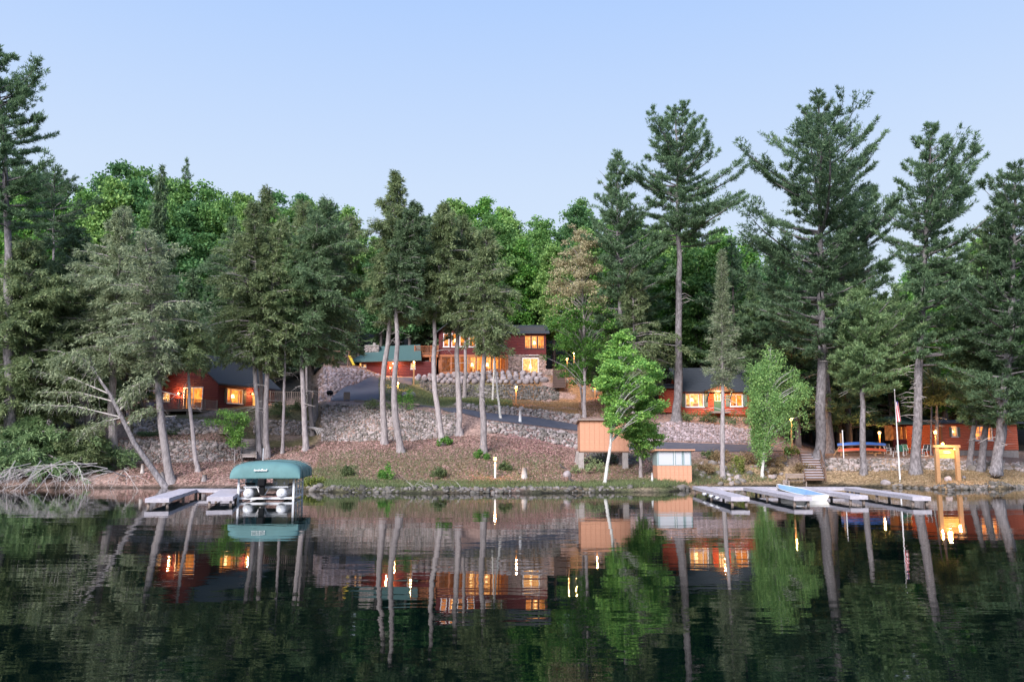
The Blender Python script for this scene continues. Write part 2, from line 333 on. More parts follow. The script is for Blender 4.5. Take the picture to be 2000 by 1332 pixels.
# stones
ICO = None
def ico():
    t = (1 + 5 ** .5) / 2
    v = np.array([(-1, t, 0), (1, t, 0), (-1, -t, 0), (1, -t, 0), (0, -1, t), (0, 1, t), (0, -1, -t), (0, 1, -t), (t, 0, -1), (t, 0, 1), (-t, 0, -1), (-t, 0, 1)], float)
    v /= np.linalg.norm(v[0]); f = np.array([(0, 11, 5), (0, 5, 1), (0, 1, 7), (0, 7, 10), (0, 10, 11), (1, 5, 9), (5, 11, 4), (11, 10, 2), (10, 7, 6), (7, 1, 8), (3, 9, 4), (3, 4, 2), (3, 2, 6), (3, 6, 8), (3, 8, 9), (4, 9, 5), (2, 4, 11), (6, 2, 10), (8, 6, 7), (9, 8, 1)])
    return v, f
IV, IF = ico()
def stones(Pc, r, squash=.75):
    n = len(Pc); s = r[:, None, None] * (1 + rng.uniform(-.28, .28, (n, 12, 1))) * np.stack([rng.uniform(.8, 1.3, n), rng.uniform(.8, 1.2, n), rng.uniform(squash - .15, squash + .2, n)], -1)[:, None, :]
    a = rng.uniform(0, 6.28, n); ca, sa = np.cos(a), np.sin(a); tl = rng.uniform(-.5, .5, n)
    v = IV[None] * s; x = v[..., 0] * ca[:, None] - v[..., 1] * sa[:, None]; y = v[..., 0] * sa[:, None] + v[..., 1] * ca[:, None]; z = v[..., 2] + x * tl[:, None] * .4
    V = np.stack([x, y, z], -1) + Pc[:, None, :]; T = IF[None] + (np.arange(n) * 12)[:, None, None]
    return V.reshape(-1, 3), T.reshape(-1, 3)
def patch_pts(stations, spacing, jit=.35):
    """stations: (px, Y0, Y1), points on the ground between the near and far line; returns positions spaced over the real surface"""
    out = []
    for (p0, a0, b0), (p1, a1, b1) in zip(stations[:-1], stations[1:]):
        A, B = gpx(p0, (a0 + b0) / 2), gpx(p1, (a1 + b1) / 2); n = max(1, int(abs(A.x - B.x) / spacing))
        lo, hi = gpx(p0, a0), gpx(p0, b0); m_ = max(1, int((hi - lo).length / spacing))
        u, v = np.meshgrid((np.arange(n) + .5) / n, (np.arange(m_) + .5) / m_, indexing='ij')
        u = (u + rng.uniform(-jit, jit, u.shape) / n).ravel(); v = (v + rng.uniform(-jit, jit, v.shape) / m_).ravel()
        px = p0 + (p1 - p0) * u; Y = (a0 + (a1 - a0) * u) * (1 - v) + (b0 + (b1 - b0) * u) * v
        z = zcol(px, Y); d = Y * CT + (z - CH) * ST; out.append(np.stack([(px - CX) / F * d, Y, z], -1))
    return np.concatenate(out)
def riprap(label, stations, r, m, keep=1., name='stone_slope', cat='stone slope'):
    P = patch_pts(stations, r * 1.45); P = P[rng.random(len(P)) < keep]
    V, T = stones(P + np.array([0, 0, .02]), r * np.clip(rng.lognormal(-.12, .32, len(P)), .45, 2.1))
    o = obj(name, mesh_np(name, V, T), M[m]); tag(o, label, cat, kind='stuff'); return o
riprap('lower bank of loose grey rock below the left red cabin deck', [(235, 70, 73.6), (300, 70, 73), (420, 70, 73), (480, 71, 74.5)], .15, 'stone')
riprap('upper bank of pale rock right under the left cabin deck', [(262, 75.5, 78.5), (300, 75, 78), (395, 75, 78), (425, 75.5, 77.5)], .19, 'stone')
riprap('low mossy rock wall between the trunk cluster and the fence', [(495, 79, 80.8), (560, 79, 81), (615, 79, 81.3)], .15, 'stone')
riprap('large sloping bank of pale cobbles below the driveway', [(628, 76, 82), (700, 75.8, 82), (800, 76, 82), (890, 76.3, 80.2)], .15, 'stone')
riprap('pinkish rock slope beside the uphill left edge of the driveway', [(622, 88, 103), (640, 90.3, 104), (665, 94.3, 104), (690, 98.3, 106), (715, 102.3, 107.5), (748, 109.5, 111.5)], .2, 'stone_pink')
riprap('dark cobble slope under the boulder wall of the lodge', [(820, 107.5, 110.6), (860, 107.2, 110.3), (950, 107.2, 110.3), (1050, 107.2, 110.3), (1092, 107.5, 110)], .2, 'stone_dark')
riprap('rounded cobble wall along the upper edge of the paved path', [(890, 83.5, 85.3), (950, 83.6, 85.5), (1050, 83.6, 85.5), (1135, 83.6, 85.4)], .27, 'stone')
riprap('mossy rock wall along the lower edge of the paved path', [(948, 76.5, 79), (1050, 76.3, 79), (1135, 76.3, 79)], .19, 'stone')
riprap('mossy stone footing slope behind the orange shed', [(1135, 70, 76), (1230, 70, 75), (1285, 70, 74)], .19, 'stone_dark', .6)
riprap('pinkish rock bank in front of the middle red cabin', [(1240, 79.8, 84.5), (1300, 79.4, 84.3), (1350, 79.4, 84.3), (1470, 79.4, 83.8)], .15, 'stone_pink')
riprap('grey stone retaining wall edging the firepit patio', [(1598, 70, 72.2), (1750, 69, 71.2), (1850, 68, 70.4), (1888, 68, 70.2)], .15, 'stone')
riprap('broken stone edging below the far right cabin', [(1890, 68, 71), (1950, 68, 72), (2060, 70, 74)], .22, 'stone', .45)
riprap('scattered pale rocks on the shrubby bank right of the boathouse', [(1355, 63, 70), (1400, 64, 70), (1470, 67, 71), (1540, 67.8, 71.5)], .28, 'stone', .22)
def yw(px):
    return onplane(px, np.interp(px, CPX, [COLS[k][0] for k in CPX]), 0).y
riprap('line of small wet stones along the middle waterline', [(p, yw(p) - .25, yw(p) + .6) for p in (600, 760, 950, 1150, 1345)], .17, 'stone_dark', .75, 'shore_stones', 'shore stones')
riprap('line of small stones along the right waterline past the docks', [(p, yw(p) - .25, yw(p) + .7) for p in (1740, 1850, 1920, 2000, 2100)], .17, 'stone_dark', .8, 'shore_stones', 'shore stones')

# the wall of big boulders under the lodge: every boulder a part
bw = thing('boulder_wall', 'wall of big rounded boulders holding the lodge terrace', 'boulder wall', gpx(930, 112))
bmesh_ = []
for k in range(10):
    v = IV.copy(); f = IF
    # one subdivision for roundness
    vs_, fs_ = list(map(tuple, v)), []
    cache = {}
    def mid(a, b):
        key = (min(a, b), max(a, b))
        if key not in cache:
            q = (np.array(vs_[a]) + np.array(vs_[b])) / 2; q /= np.linalg.norm(q); cache[key] = len(vs_); vs_.append(tuple(q))
        return cache[key]
    for a, b, c_ in f:
        x, y, z = mid(a, b), mid(b, c_), mid(c_, a); fs_ += [(a, x, z), (b, y, x), (c_, z, y), (x, y, z)]
    v = np.array(vs_); v = v * (1 + .14 * np.sin(v[:, :1] * 3 + k) + .08 * np.cos(v[:, 1:2] * 4 + k * 2) + rng.uniform(-.06, .06, (len(v), 1))); v = v * np.array([rng.uniform(.95, 1.25), .8, rng.uniform(.75, .95)])
    bmesh_.append(mesh_np('boulder', v, fs_))
    bmesh_[-1].materials.append(M['boulder']); bmesh_[-1].polygons.foreach_set('use_smooth', [True] * len(fs_))
for row, (yy, hz_) in enumerate(((110.9, .0), (111.5, .5), (112.1, 1.0), (112.7, 1.45))):
    px = (806 if row < 3 else 850) + rng.uniform(0, 8); end = (1050, 1064, 1062, 1058)[row]
    while px < end:
        r = rng.uniform(.30, .50); p = gpx(px + r * 13.9, yy); px += r * 2.15 * 13.9
        o = obj('boulder', bmesh_[rng.integers(10)], None, bw); o.location = p - bw.location + Vector((0, -.15 - .12 * r, .08 + rng.uniform(-.08, .08))); o.scale = (r * rng.uniform(.9, 1.15), r, r * rng.uniform(.85, 1.1)); o.rotation_euler = (rng.uniform(-.5, .5), rng.uniform(-.6, .6), rng.uniform(0, 6))

# ------------------------------------------------------------------ trees
class Tree:
    def __init__(s): s.wood = MB(); s.dead = MB(); s.L = []; s.Q = []
    def tri(s, P, D, W): s.L.append((P - W, P + W, P + D))
    def quad(s, P, D, W): s.Q.append((P, P + D * .5 + W, P + D, P + D * .5 - W))
def arr3(*a): return np.stack(a, -1)
def norm(v): return v / np.maximum(np.linalg.norm(v, axis=-1, keepdims=True), 1e-6)
def build_tree(t, name, root, bark, leafm, leafm2=None, split=None):
    o = t.wood.build('trunk', M[bark], root, True)
    if t.dead.v: t.dead.build('dead_branches', M['deadwood'], root)['kind'] = 'stuff'
    V = []; Fc = []
    if t.L:
        A = [np.concatenate([q[k] for q in t.L]) for k in range(3)]; n = len(A[0]); V = np.stack(A, 1).reshape(-1, 3); T = np.arange(3 * n).reshape(n, 3)
        me = mesh_np('crown', V, T)
        if leafm2 is not None and split is not None:
            z = V[T[:, 0], 2]; me.materials.append(M[leafm]); me.materials.append(M[leafm2]); me.polygons.foreach_set('material_index', (z + rng.normal(0, .5, n) > split).astype(np.int32))
        obj('crown', me, M[leafm], root)
    if t.Q:
        A = [np.concatenate([q[k] for q in t.Q]) for k in range(4)]; n = len(A[0]); V = np.stack(A, 1).reshape(-1, 3); T = np.arange(4 * n).reshape(n, 4)
        me = mesh_np('crown', V, T)
        if leafm2 is not None and split is not None:
            z = V[T[:, 0], 2]; me.materials.append(M[leafm]); me.materials.append(M[leafm2]); me.polygons.foreach_set('material_index', (z + rng.normal(0, .9, n) > split).astype(np.int32))
        obj('crown', me, M[leafm], root)
def env_fn(env):
    e = sorted(env); z = [a[0] for a in e]; l = [a[1] for a in e]; r = [a[2] for a in e]
    def f(h, az):
        L_, R_ = np.interp(h, z, l), np.interp(h, z, r); c = np.cos(az); side = R_ if c > 0 else L_
        return max(.15, abs(c) * side + (1 - abs(c)) * (max(L_, .2) + max(R_, .2)) / 2)
    return f
def conifer(t, axis, H, z0, env, kind, nl, dens=1., leafsz=1., top_up=None):
    """axis(h): centre of the trunk at height h"""
    E = env_fn(env)
    nl = int(nl * (1.25 if kind == 'hemlock' else 1.2))
    for i in range(nl):
        f = ((i + rng.random()) / nl) ** .92; z = z0 + (H - z0) * f; az = i * 2.399 + rng.normal(0, .35)
        Lm = E(z, az) * (rng.uniform(.6, 1.12) if rng.random() < .75 else rng.uniform(.3, .6)) * (1 + .28 * math.sin(az * 2 + z * .9 + H) * (kind != 'spruce'))
        if Lm < .12: continue
        if kind == 'pine': a, b = .0 + .62 * f ** 2, .16 + .28 * f
        elif kind == 'spruce': a, b = -.10 + .45 * f ** 2, .10
        else: a, b = .12 + .45 * f ** 1.5, -.38 + .25 * f
        rise = Lm * (a + b)
        zb = max(z - .75 * max(rise, 0) + .3 * max(-rise, 0), z0 * .98); c = np.array(axis(min(zb, H * .985)))
        dx, dy = math.cos(az), math.sin(az); wob = rng.normal(0, .12)
        def pos(u):
            u = np.asarray(u); return arr3(c[0] + dx * Lm * u - dy * wob * Lm * u * u, c[1] + dy * Lm * u + dx * wob * Lm * u * u, c[2] + Lm * (a * u + b * u * u))
        rb = .012 * Lm + .015
        t.wood.tube([pos(u) for u in (0, .4, .75, 1)], [rb * 1.5, rb, rb * .6, .008], 4, False)
        wid = (.24 if kind == 'pine' else .33 if kind == 'hemlock' else .2) * Lm + (.12 if kind == 'spruce' else .32)
        n = int((3.5 + 13 * Lm + 5.5 * Lm * wid) * dens * (1.75 if kind == 'pine' else 2.1))
        u = rng.uniform(.18 if f > .35 else .35, 1.03, n) ** .8
        prof = np.clip(1.05 - np.abs(u - .55) / .6, .12, 1) * wid
        if kind == 'pine':
            # needles sit in separate plates on side branchlets
            nb = max(4, int(Lm * 2.6)); ub = rng.uniform(.22, 1, nb); sb = rng.choice([-1, 1], nb) * rng.uniform(.1, 1, nb)
            k = rng.integers(0, nb, n); q = rng.random(n) ** .7
            u = np.clip(ub[k] + q * .10 + rng.normal(0, .035, n), .1, 1.06); s_ = sb[k] * q * wid * 1.0 + rng.normal(0, .09, n)
        elif kind == 'hemlock':
            nb = max(3, int(Lm * 2.6)); ub = rng.uniform(.12, 1, nb); sb = rng.choice([-1, 1], nb) * rng.uniform(.35, 1, nb)
            k = rng.integers(0, nb, n); q = rng.random(n) ** .75
            u = np.clip(ub[k] + q * .16 + rng.normal(0, .03, n), .08, 1.1); s_ = sb[k] * q * wid * np.clip(1.25 - ub[k] * .7, .3, 1) + rng.normal(0, .07, n)
        else:
            s_ = rng.uniform(-1, 1, n) * prof
        P = pos(u) + arr3(-dy * s_, dx * s_, np.zeros(n))
        if kind == 'pine': P[:, 2] += rng.normal(.03, .045, n) + np.abs(s_) * .07
        elif kind == 'hemlock': P[:, 2] += rng.normal(0, .06, n) - np.abs(s_) * .32 - (s_ * s_) * .15
        else: P[:, 2] += rng.normal(0, .06, n) - np.abs(s_) * .2
        out = arr3(np.full(n, dx), np.full(n, dy), np.zeros(n)); lat = arr3(-dy * np.sign(s_), dx * np.sign(s_), np.zeros(n))
        reps = 5 if kind == 'pine' else 3
        for r_ in range(reps):
            rd = rng.normal(0, 1, (n, 3))
            if kind == 'pine': d = norm(out * .5 + lat * .35 + rd * .55 + np.array([0, 0, .55])); ln = rng.uniform(.16, .32, (n, 1)) * leafsz; wd = .036 * leafsz
            elif kind == 'hemlock': d = norm(out * .55 + lat * .5 + rd * .42 + np.array([0, 0, -.38])); ln = rng.uniform(.16, .36, (n, 1)) * leafsz; wd = .052 * leafsz
            else: d = norm(out * .6 + lat * .4 + rd * .45 + np.array([0, 0, -.05])); ln = rng.uniform(.12, .26, (n, 1)) * leafsz; wd = .035 * leafsz
            W = norm(np.cross(d, rng.normal(0, 1, (n, 3)) + np.array([0, 0, 1.2]))) * wd
            t.tri(P + rd * (.05 if kind == 'pine' else .09), d * ln, W)
def broadleaf(t, axis, H, z0, env, ncl, leaves, leafsz=.16, crad=1.0, droop=0., flat=.6):
    E = env_fn(env); tot = 0
    zs_ = np.linspace(z0, H, 40); wgt = np.array([sum(E(z, a) for a in (0, 3.14)) + .4 for z in zs_]); wgt /= wgt.sum()
    for i in range(ncl):
        z = rng.choice(zs_, p=wgt) + rng.uniform(-.4, .4); az = rng.uniform(0, 6.283); Rm = E(z, az)
        rr = Rm * min(1, rng.random() ** .45) ; r = crad * rng.uniform(.65, 1.2) * min(1, .45 + Rm * .35); rr = max(0, rr - r * .55)
        zb = max(z0 * .75, z - .55 * rr - .8); c0 = np.array(axis(min(zb, H * .97))); cm = np.array(axis(min(z, H * .97)))
        c = np.array([cm[0] + math.cos(az) * rr, cm[1] + math.sin(az) * rr, z])
        mid_ = c0 * .5 + c * .5 + np.array([0, 0, .12 * rr])
        t.wood.tube([c0, mid_, c], [.012 + .010 * rr, .01 + .006 * rr, .006], 4, False)
        n = int(leaves * (r / crad) ** 2); v = norm(rng.normal(0, 1, (n, 3))); q = rng.random((n, 1)) ** .45
        # lumpy outline
        lump = 1 + .42 * np.sin(v[:, :1] * 5 + i) * np.cos(v[:, 1:2] * 4 + i * 2)
        P = c + v * q * lump * r * np.array([1, 1, flat])
        if droop:
            P[:, 2] -= droop * rng.random(n) ** 2 * 1.2
        d = norm(rng.normal(0, 1, (n, 3)) * np.array([1, 1, .5]) + np.array([0, 0, -.35 - droop])); W = norm(np.cross(d, rng.normal(0, .8, (n, 3)) + np.array([0, 0, 1.])))
        sz = leafsz * rng.uniform(.7, 1.25, (n, 1)); t.quad(P, d * sz, W * sz * .38)
def hero(kind, trunk, env, label, Y=None, r0=.25, nl=90, dens=1., leaf=None, leaf2=None, split=None, bark=None, name=None, cat='tree', group=None,
         leafsz=1., crad=1., ncl=60, leaves=300, droop=0, flat=.6, z0py=None, dead=0, base=None, flare=1.6):
    """trunk: picture points bottom to top; env: (height, left edge, right edge) in the picture"""
    b = base or (hit(*trunk[0]) if Y is None else at(trunk[0][0], trunk[0][1], Y))
    Y = b.y; root = thing(name or kind + '_tree', label, cat, b - Vector((0, 0, .12)), 0, group); o = root.location
    pts = [at(px, py, Y) - o for px, py in trunk]; pts[0] = Vector((0, 0, 0)) if not base else pts[0] * 0
    hz_ = [p.z for p in pts]; hx = [p.x for p in pts]; H = pts[-1].z; lean = rng.normal(0, .01)
    def axis(h): return (float(np.interp(h, hz_, hx)), lean * h, float(h))
    e = []
    for py, xl, xr in env:
        p0, p1 = at(xl, py, Y) - o, at(xr, py, Y) - o; cx_ = axis(p0.z)[0]; e.append((p0.z, cx_ - p0.x, p1.x - cx_))
    e.sort(); e2 = []
    for (za, la, ra), (zb, lb, rb_) in zip(e[:-1], e[1:]):
        e2.append((za, la, ra))
        for q in (.33, .67): e2.append((za + (zb - za) * q, (la + (lb - la) * q) * rng.uniform(.66, 1.34), (ra + (rb_ - ra) * q) * rng.uniform(.66, 1.34)))
    e = e2 + [e[-1]]
    ez = [q[0] for q in e]; z0 = min(ez) if z0py is None else (at(trunk[0][0], z0py, Y) - o).z
    t = Tree(); n = 14
    hs_ = [H * (k / n) for k in range(n + 1)]
    hs_.insert(1, H * .02); hs_.insert(2, H * .045)
    t.wood.tube([Vector(axis(h)) + Vector((rng.normal(0, .12 * r0), rng.normal(0, .12 * r0), -.25 if h == 0 else 0)) for h in hs_], [r0 * rng.uniform(.95, 1.06) * ((1 - h / H) ** .8 * .97 + .03) * (flare if h == 0 else 1.22 if h < H * .03 else 1.03 if h < H * .06 else 1) for h in hs_], 9)
    # stubs and bare limbs under the crown
    for k in range(int(dead)):
        h = rng.uniform(z0 * .45 + H * .02, min(H * .9, z0 * 1.5)); az = rng.uniform(0, 6.28); Lb = rng.uniform(.5, 2.2)
        p = Vector(axis(h)); q = p + Vector((math.cos(az), math.sin(az), rng.uniform(-.25, .3))) * Lb * .5; e_ = q + Vector((math.cos(az + .3), math.sin(az + .3), rng.uniform(-.5, .1))) * Lb * .5
        t.dead.tube([p, q, e_], [.035, .025, .01], 4, False)
        for m_ in range(3):
            s_ = p.lerp(e_, rng.uniform(.4, 1)); t.dead.tube([s_, s_ + Vector((rng.normal(0, .4), rng.normal(0, .4), rng.uniform(-.5, .15)))], [.014, .005], 3, False)
    if kind in ('pine', 'hemlock', 'spruce'):
        conifer(t, axis, H, z0, e, kind, nl, dens, leafsz)
    else:
        broadleaf(t, axis, H, z0, e, ncl, leaves, leafsz, crad, droop, flat)
    bark = bark or {'pine': 'bark_pine', 'birch': 'bark_birch'}.get(kind, 'bark')
    build_tree(t, kind, root, bark, leaf or kind, leaf2, (at(trunk[0][0], split, Y) - o).z if split else None)
    return root
H_ = hero
# --- left side
H_('pine', [(22, 935), (20, 700), (18, 460), (12, 300), (2, 190), (-6, 95)], [(97, -20, 8), (130, -45, 60), (160, -60, 100), (215, -70, 70), (265, -70, 85), (300, -60, 45), (330, -60, 130), (400, -50, 130), (450, -30, 60)],
   'very tall pine at the left edge rising far above the wood', r0=.5, nl=95, dens=1.3, leaf='pine', dead=6, leafsz=1.15)
H_('pine', [(95, 905), (100, 700), (105, 480), (108, 330)], [(322, 60, 120), (360, 50, 165), (420, 50, 165), (480, 60, 130)], 'pine with flat plates of needles right of the tallest left pine', r0=.28, nl=45, leaf='pine', dead=3, Y=78)
H_('hemlock', [(45, 925), (48, 700), (55, 470)], [(468, 35, 75), (520, -10, 120), (600, -40, 155), (700, -50, 150), (820, -40, 110)], 'broad olive hemlock at the left edge above the fallen branches', r0=.3, nl=150, dens=1.1, leaf='hemlock', leafsz=1.15, dead=10)
H_('hemlock', [(172, 880), (168, 790), (160, 700), (150, 560), (140, 440)], [(440, 128, 152), (490, 90, 190), (570, 60, 230), (660, 60, 240), (740, 80, 230)], 'hemlock with a straight dark trunk behind the low evergreen thicket', r0=.3, nl=110, leaf='hemlock_dark', dead=10)
H_('hemlock', [(222, 912), (220, 800), (224, 640), (235, 520), (242, 405)], [(405, 232, 250), (450, 195, 285), (520, 165, 315), (600, 140, 330), (680, 130, 310), (730, 160, 290)], 'grey-green hemlock with a thick straight trunk left of the leaning one', r0=.38, nl=120, leaf='hemlock_grey', dead=14)
H_('hemlock', [(333, 940), (322, 880), (312, 800), (305, 700), (298, 600), (286, 500), (282, 445)], [(447, 276, 292), (480, 250, 330), (540, 225, 360), (600, 215, 385), (680, 235, 385), (725, 255, 360), (748, 268, 325)], 'half bare hemlock with pale dead twigs in front of the left cabin', r0=.34, nl=95, dens=.75, leaf='hemlock_grey', dead=34)
H_('hemlock', [(388, 922), (380, 880), (371, 800), (367, 720), (372, 660), (375, 605)], [(607, 368, 380), (640, 345, 405), (690, 340, 415), (722, 350, 405)], 'small thin hemlock before the sliding door of the left cabin', r0=.2, nl=55, dens=1., leaf='hemlock', dead=5)
# leaning trunk
lt = hit(325, 950); lr = thing('leaning_tree', 'slanting bare trunk leaning left over the bank with ghostly drooping branches', 'tree', lt)
lm = MB(); LP = [at(px, py, lt.y) - lt for px, py in ((325, 950), (290, 905), (262, 865), (238, 815), (215, 770), (190, 735), (175, 700))]; LP[0] += Vector((.1, 0, -.3))
lm.tube(LP, [.26, .21, .19, .17, .13, .09, .04], 9).build('trunk', M['bark_pine'], lr, True)
tt = Tree(); dm = MB()
for (x0, y0), (x1, y1), dz in (((238, 815), (60, 790), -.3), ((225, 785), (85, 765), -.2), ((215, 770), (70, 725), -.3), ((245, 830), (300, 800), .2), ((225, 790), (290, 740), .3), ((205, 755), (150, 690), .3), ((240, 815), (160, 850), -.5), ((235, 800), (270, 770), .4)):
    a, b = at(x0, y0, lt.y) - lt, at(x1, y1, lt.y + rng.uniform(-1.5, 1)) - lt; m_ = a.lerp(b, .5) + Vector((0, 0, .35))
    dm.tube([a, m_, b], [.06, .04, .012], 5, False)
    for k in range(26):
        u = rng.uniform(.2, 1); s_ = a.lerp(b, u) + Vector((0, 0, .35 * (1 - abs(2 * u - 1)))); e_ = s_ + Vector((rng.normal(-.2, .35), rng.normal(0, .5), rng.uniform(-1.1, -.1)))
        dm.tube([s_, s_.lerp(e_, .5) + Vector((-.12, 0, .1)), e_], [.018, .012, .005], 3, False)
    n = 420; u = rng.uniform(.25, 1.05, n)[:, None]; A_, B_ = np.array(a), np.array(b)
    P_ = A_ + (B_ - A_) * u + rng.normal(0, 1, (n, 3)) * np.array([.25, .45, .2]) + np.array([0, 0, .25]) * (1 - abs(2 * u - 1)); d_ = norm(rng.normal(0, .5, (n, 3)) + np.array([-.4, 0, -.5]))
    tt.tri(P_, d_ * .3, norm(np.cross(d_, rng.normal(0, 1, (n, 3)))) * .05)
dm.build('drooping_branches', M['deadwood'], lr)
A = [np.concatenate([q[k] for q in tt.L]) for k in range(3)]
obj('sparse_foliage', mesh_np('sparse_foliage', np.stack(A, 1).reshape(-1, 3), np.arange(3 * len(A[0])).reshape(-1, 3)), M['hemlock_grey'], lr)
# low thicket, left
H_('hemlock', [(60, 930), (60, 880), (60, 815)], [(818, 50, 75), (845, -10, 130), (880, -50, 190), (905, -50, 215)], 'low bright evergreen thicket by the water at far left', r0=.12, nl=130, dens=1.4, leaf='pine_pale', leafsz=1.0, name='evergreen_thicket', cat='bush')
H_('hemlock', [(160, 925), (162, 880), (165, 835)], [(838, 155, 175), (865, 120, 210), (895, 100, 235)], 'low spreading hemlock bush behind the bare shoreline brush', r0=.1, nl=80, dens=1.3, leaf='hemlock', leafsz=1., name='hemlock_bush', cat='bush')
# bare brush hanging over the water
bb = hit(90, 940); br = thing('fallen_brush', 'tangle of bare pale branches hanging over the water at left', 'fallen branches', bb); m_ = MB()
def brush(p, d, L_, r, depth):
    q = p + d * L_ * .5 + Vector((rng.normal(0, .1), rng.normal(0, .1), .06 * L_)); e_ = q + (d + Vector((rng.normal(0, .25), rng.normal(0, .25), -.35))) * L_ * .5
    m_.tube([p, q, e_], [r, r * .75, r * .4], 4, False)
    if depth:
        for k in range(5):
            s_ = (p.lerp(q, rng.uniform(.3, 1)) if rng.random() < .4 else q.lerp(e_, rng.random())); nd = (d + Vector((rng.normal(0, .6), rng.normal(0, .5), rng.uniform(-.8, .25)))).normalized(); brush(s_, nd, L_ * rng.uniform(.35, .6), r * .5, depth - 1)
for sx_, sy_, ex, ey in ((245, 930, 150, 915), (210, 915, 60, 905), (190, 905, 20, 930), (120, 900, 30, 950), (100, 905, 110, 955), (60, 905, -20, 935), (140, 900, 175, 945), (235, 925, 250, 925), (80, 900, 60, 950), (30, 900, 5, 945)):
    a = at(sx_, sy_, 62) - bb; b = at(ex, ey, 58 + rng.uniform(-1.5, 1.5)) - bb; brush(a, (b - a).normalized(), (b - a).length, .038, 2)
m_.build('branches', M['deadwood'], br)
# --- trunk cluster left of the boat lift, big hemlock mass above
ck = 'bare trunked hemlock in the cluster before the left cabin, '
H_('hemlock', [(507, 895), (504, 820), (499, 750), (497, 690), (500, 520), (497, 395)], [(397, 490, 505), (450, 460, 520), (520, 430, 530), (600, 410, 540), (680, 415, 530), (715, 435, 525)], ck + 'leftmost of its close pair', r0=.25, nl=120, dens=1.1, leaf='hemlock', dead=8)
H_('hemlock', [(514, 888), (512, 800), (509, 720), (512, 500), (525, 365)], [(368, 520, 530), (420, 495, 550), (500, 470, 575), (600, 450, 590), (690, 470, 560)], ck + 'behind the pair and reaching highest', r0=.24, nl=120, leaf='hemlock', dead=6, Y=76)
H_('hemlock', [(521, 895), (519, 800), (521, 690), (530, 560), (550, 420)], [(422, 545, 556), (480, 520, 590), (560, 500, 610), (640, 480, 590), (700, 480, 570), (725, 495, 550)], ck + 'rightmost of its close pair', r0=.27, nl=105, leaf='hemlock', dead=6)
H_('pine', [(552, 886), (554, 800), (558, 700), (560, 640), (564, 550), (568, 468)], [(470, 558, 578), (510, 540, 598), (560, 535, 610), (610, 535, 608), (645, 545, 590)], 'slim young pine with a thin mauve trunk and pale needles', r0=.15, nl=60, dens=1.2, leaf='pine_pale', leafsz=1.05, dead=4, bark='bark')
H_('hemlock', [(597, 880), (595, 820), (590, 750), (588, 690), (600, 520), (640, 385)], [(388, 630, 650), (430, 600, 690), (520, 570, 700), (600, 560, 710), (680, 570, 640), (715, 575, 620)], 'hemlock with a pale trunk, foremost of the pair right of the thin pine', r0=.26, nl=140, leaf='hemlock_dark', dead=6)
H_('hemlock', [(611, 852), (606, 800), (603, 730), (604, 650), (650, 500), (685, 420)], [(422, 675, 695), (470, 650, 712), (560, 640, 722), (640, 600, 720), (700, 590, 660)], 'hemlock with a pale trunk and exposed roots beside the cut post', r0=.22, nl=120, leaf='hemlock', dead=6)
H_('hemlock', [(455, 800), (455, 600), (455, 420)], [(425, 450, 460), (480, 420, 490), (560, 400, 500), (640, 395, 500), (700, 410, 480)], 'dark hemlock rising behind the left cabin roof', r0=.2, nl=110, leaf='hemlock_dark', Y=92)
H_('hemlock', [(600, 790), (600, 600), (592, 390)], [(392, 585, 600), (440, 560, 630), (520, 540, 660), (620, 540, 660)], 'grey-olive hemlock at the back of the cluster over the fence', r0=.2, nl=110, leaf='hemlock', Y=88)
# --- centre
H_('hemlock', [(752, 868), (748, 810), (749, 740), (758, 660), (768, 560), (770, 430), (773, 332)], [(336, 768, 778), (380, 748, 798), (440, 725, 825), (520, 715, 845), (580, 718, 850), (630, 735, 820)], 'leftmost of two tall hemlocks before the green-roofed garage, trunk bowed', r0=.30, nl=150, dens=1.05, leaf='hemlock', dead=8)
H_('hemlock', [(784, 884), (774, 840), (769, 760), (777, 680), (773, 600), (790, 450), (815, 395)], [(397, 808, 822), (440, 780, 842), (520, 760, 848), (590, 745, 850), (615, 760, 820)], 'right one of two tall hemlocks before the green-roofed garage', r0=.32, nl=110, leaf='hemlock_dark', dead=8)
H_('hemlock', [(867, 868), (858, 830), (849, 760), (847, 690), (851, 610), (862, 500), (868, 398)], [(400, 860, 875), (440, 838, 900), (520, 825, 915), (580, 815, 910), (625, 820, 880)], 'hemlock with a curving trunk in front of the lodge side deck', r0=.28, nl=130, leaf='hemlock', dead=6)
H_('hemlock', [(897, 849), (896, 790), (893, 720), (894, 640), (897, 520), (905, 420)], [(422, 898, 912), (460, 880, 935), (540, 860, 945), (620, 850, 940), (655, 870, 920)], 'hemlock before the lodge with a stout pale trunk rooted in the russet leaves', r0=.30, nl=120, leaf='hemlock', dead=6)
H_('hemlock', [(907, 778), (909, 720), (910, 660), (915, 560), (920, 450)], [(452, 915, 925), (500, 895, 945), (580, 880, 955), (650, 890, 940)], 'hemlock standing on the grass right behind the stout pale trunk', r0=.26, nl=90, leaf='hemlock_dark', dead=4)
H_('hemlock', [(945, 885), (944, 820), (940, 770), (946, 700), (945, 600), (950, 445)], [(448, 944, 958), (500, 920, 980), (580, 895, 1010), (630, 888, 1030), (660, 915, 1010), (690, 930, 985)], 'hemlock with a knobby trunk and drooping skirt across the lodge windows', r0=.30, nl=120, dens=.8, leaf='hemlock', dead=16)
H_('birch', [(962, 783), (964, 740), (966, 700), (968, 640)], [(640, 955, 985), (680, 950, 985), (698, 955, 978)], 'thin grey birch on the grass under the boulder wall', r0=.15, ncl=14, leaves=120, leaf='hemlock', leafsz=.2)
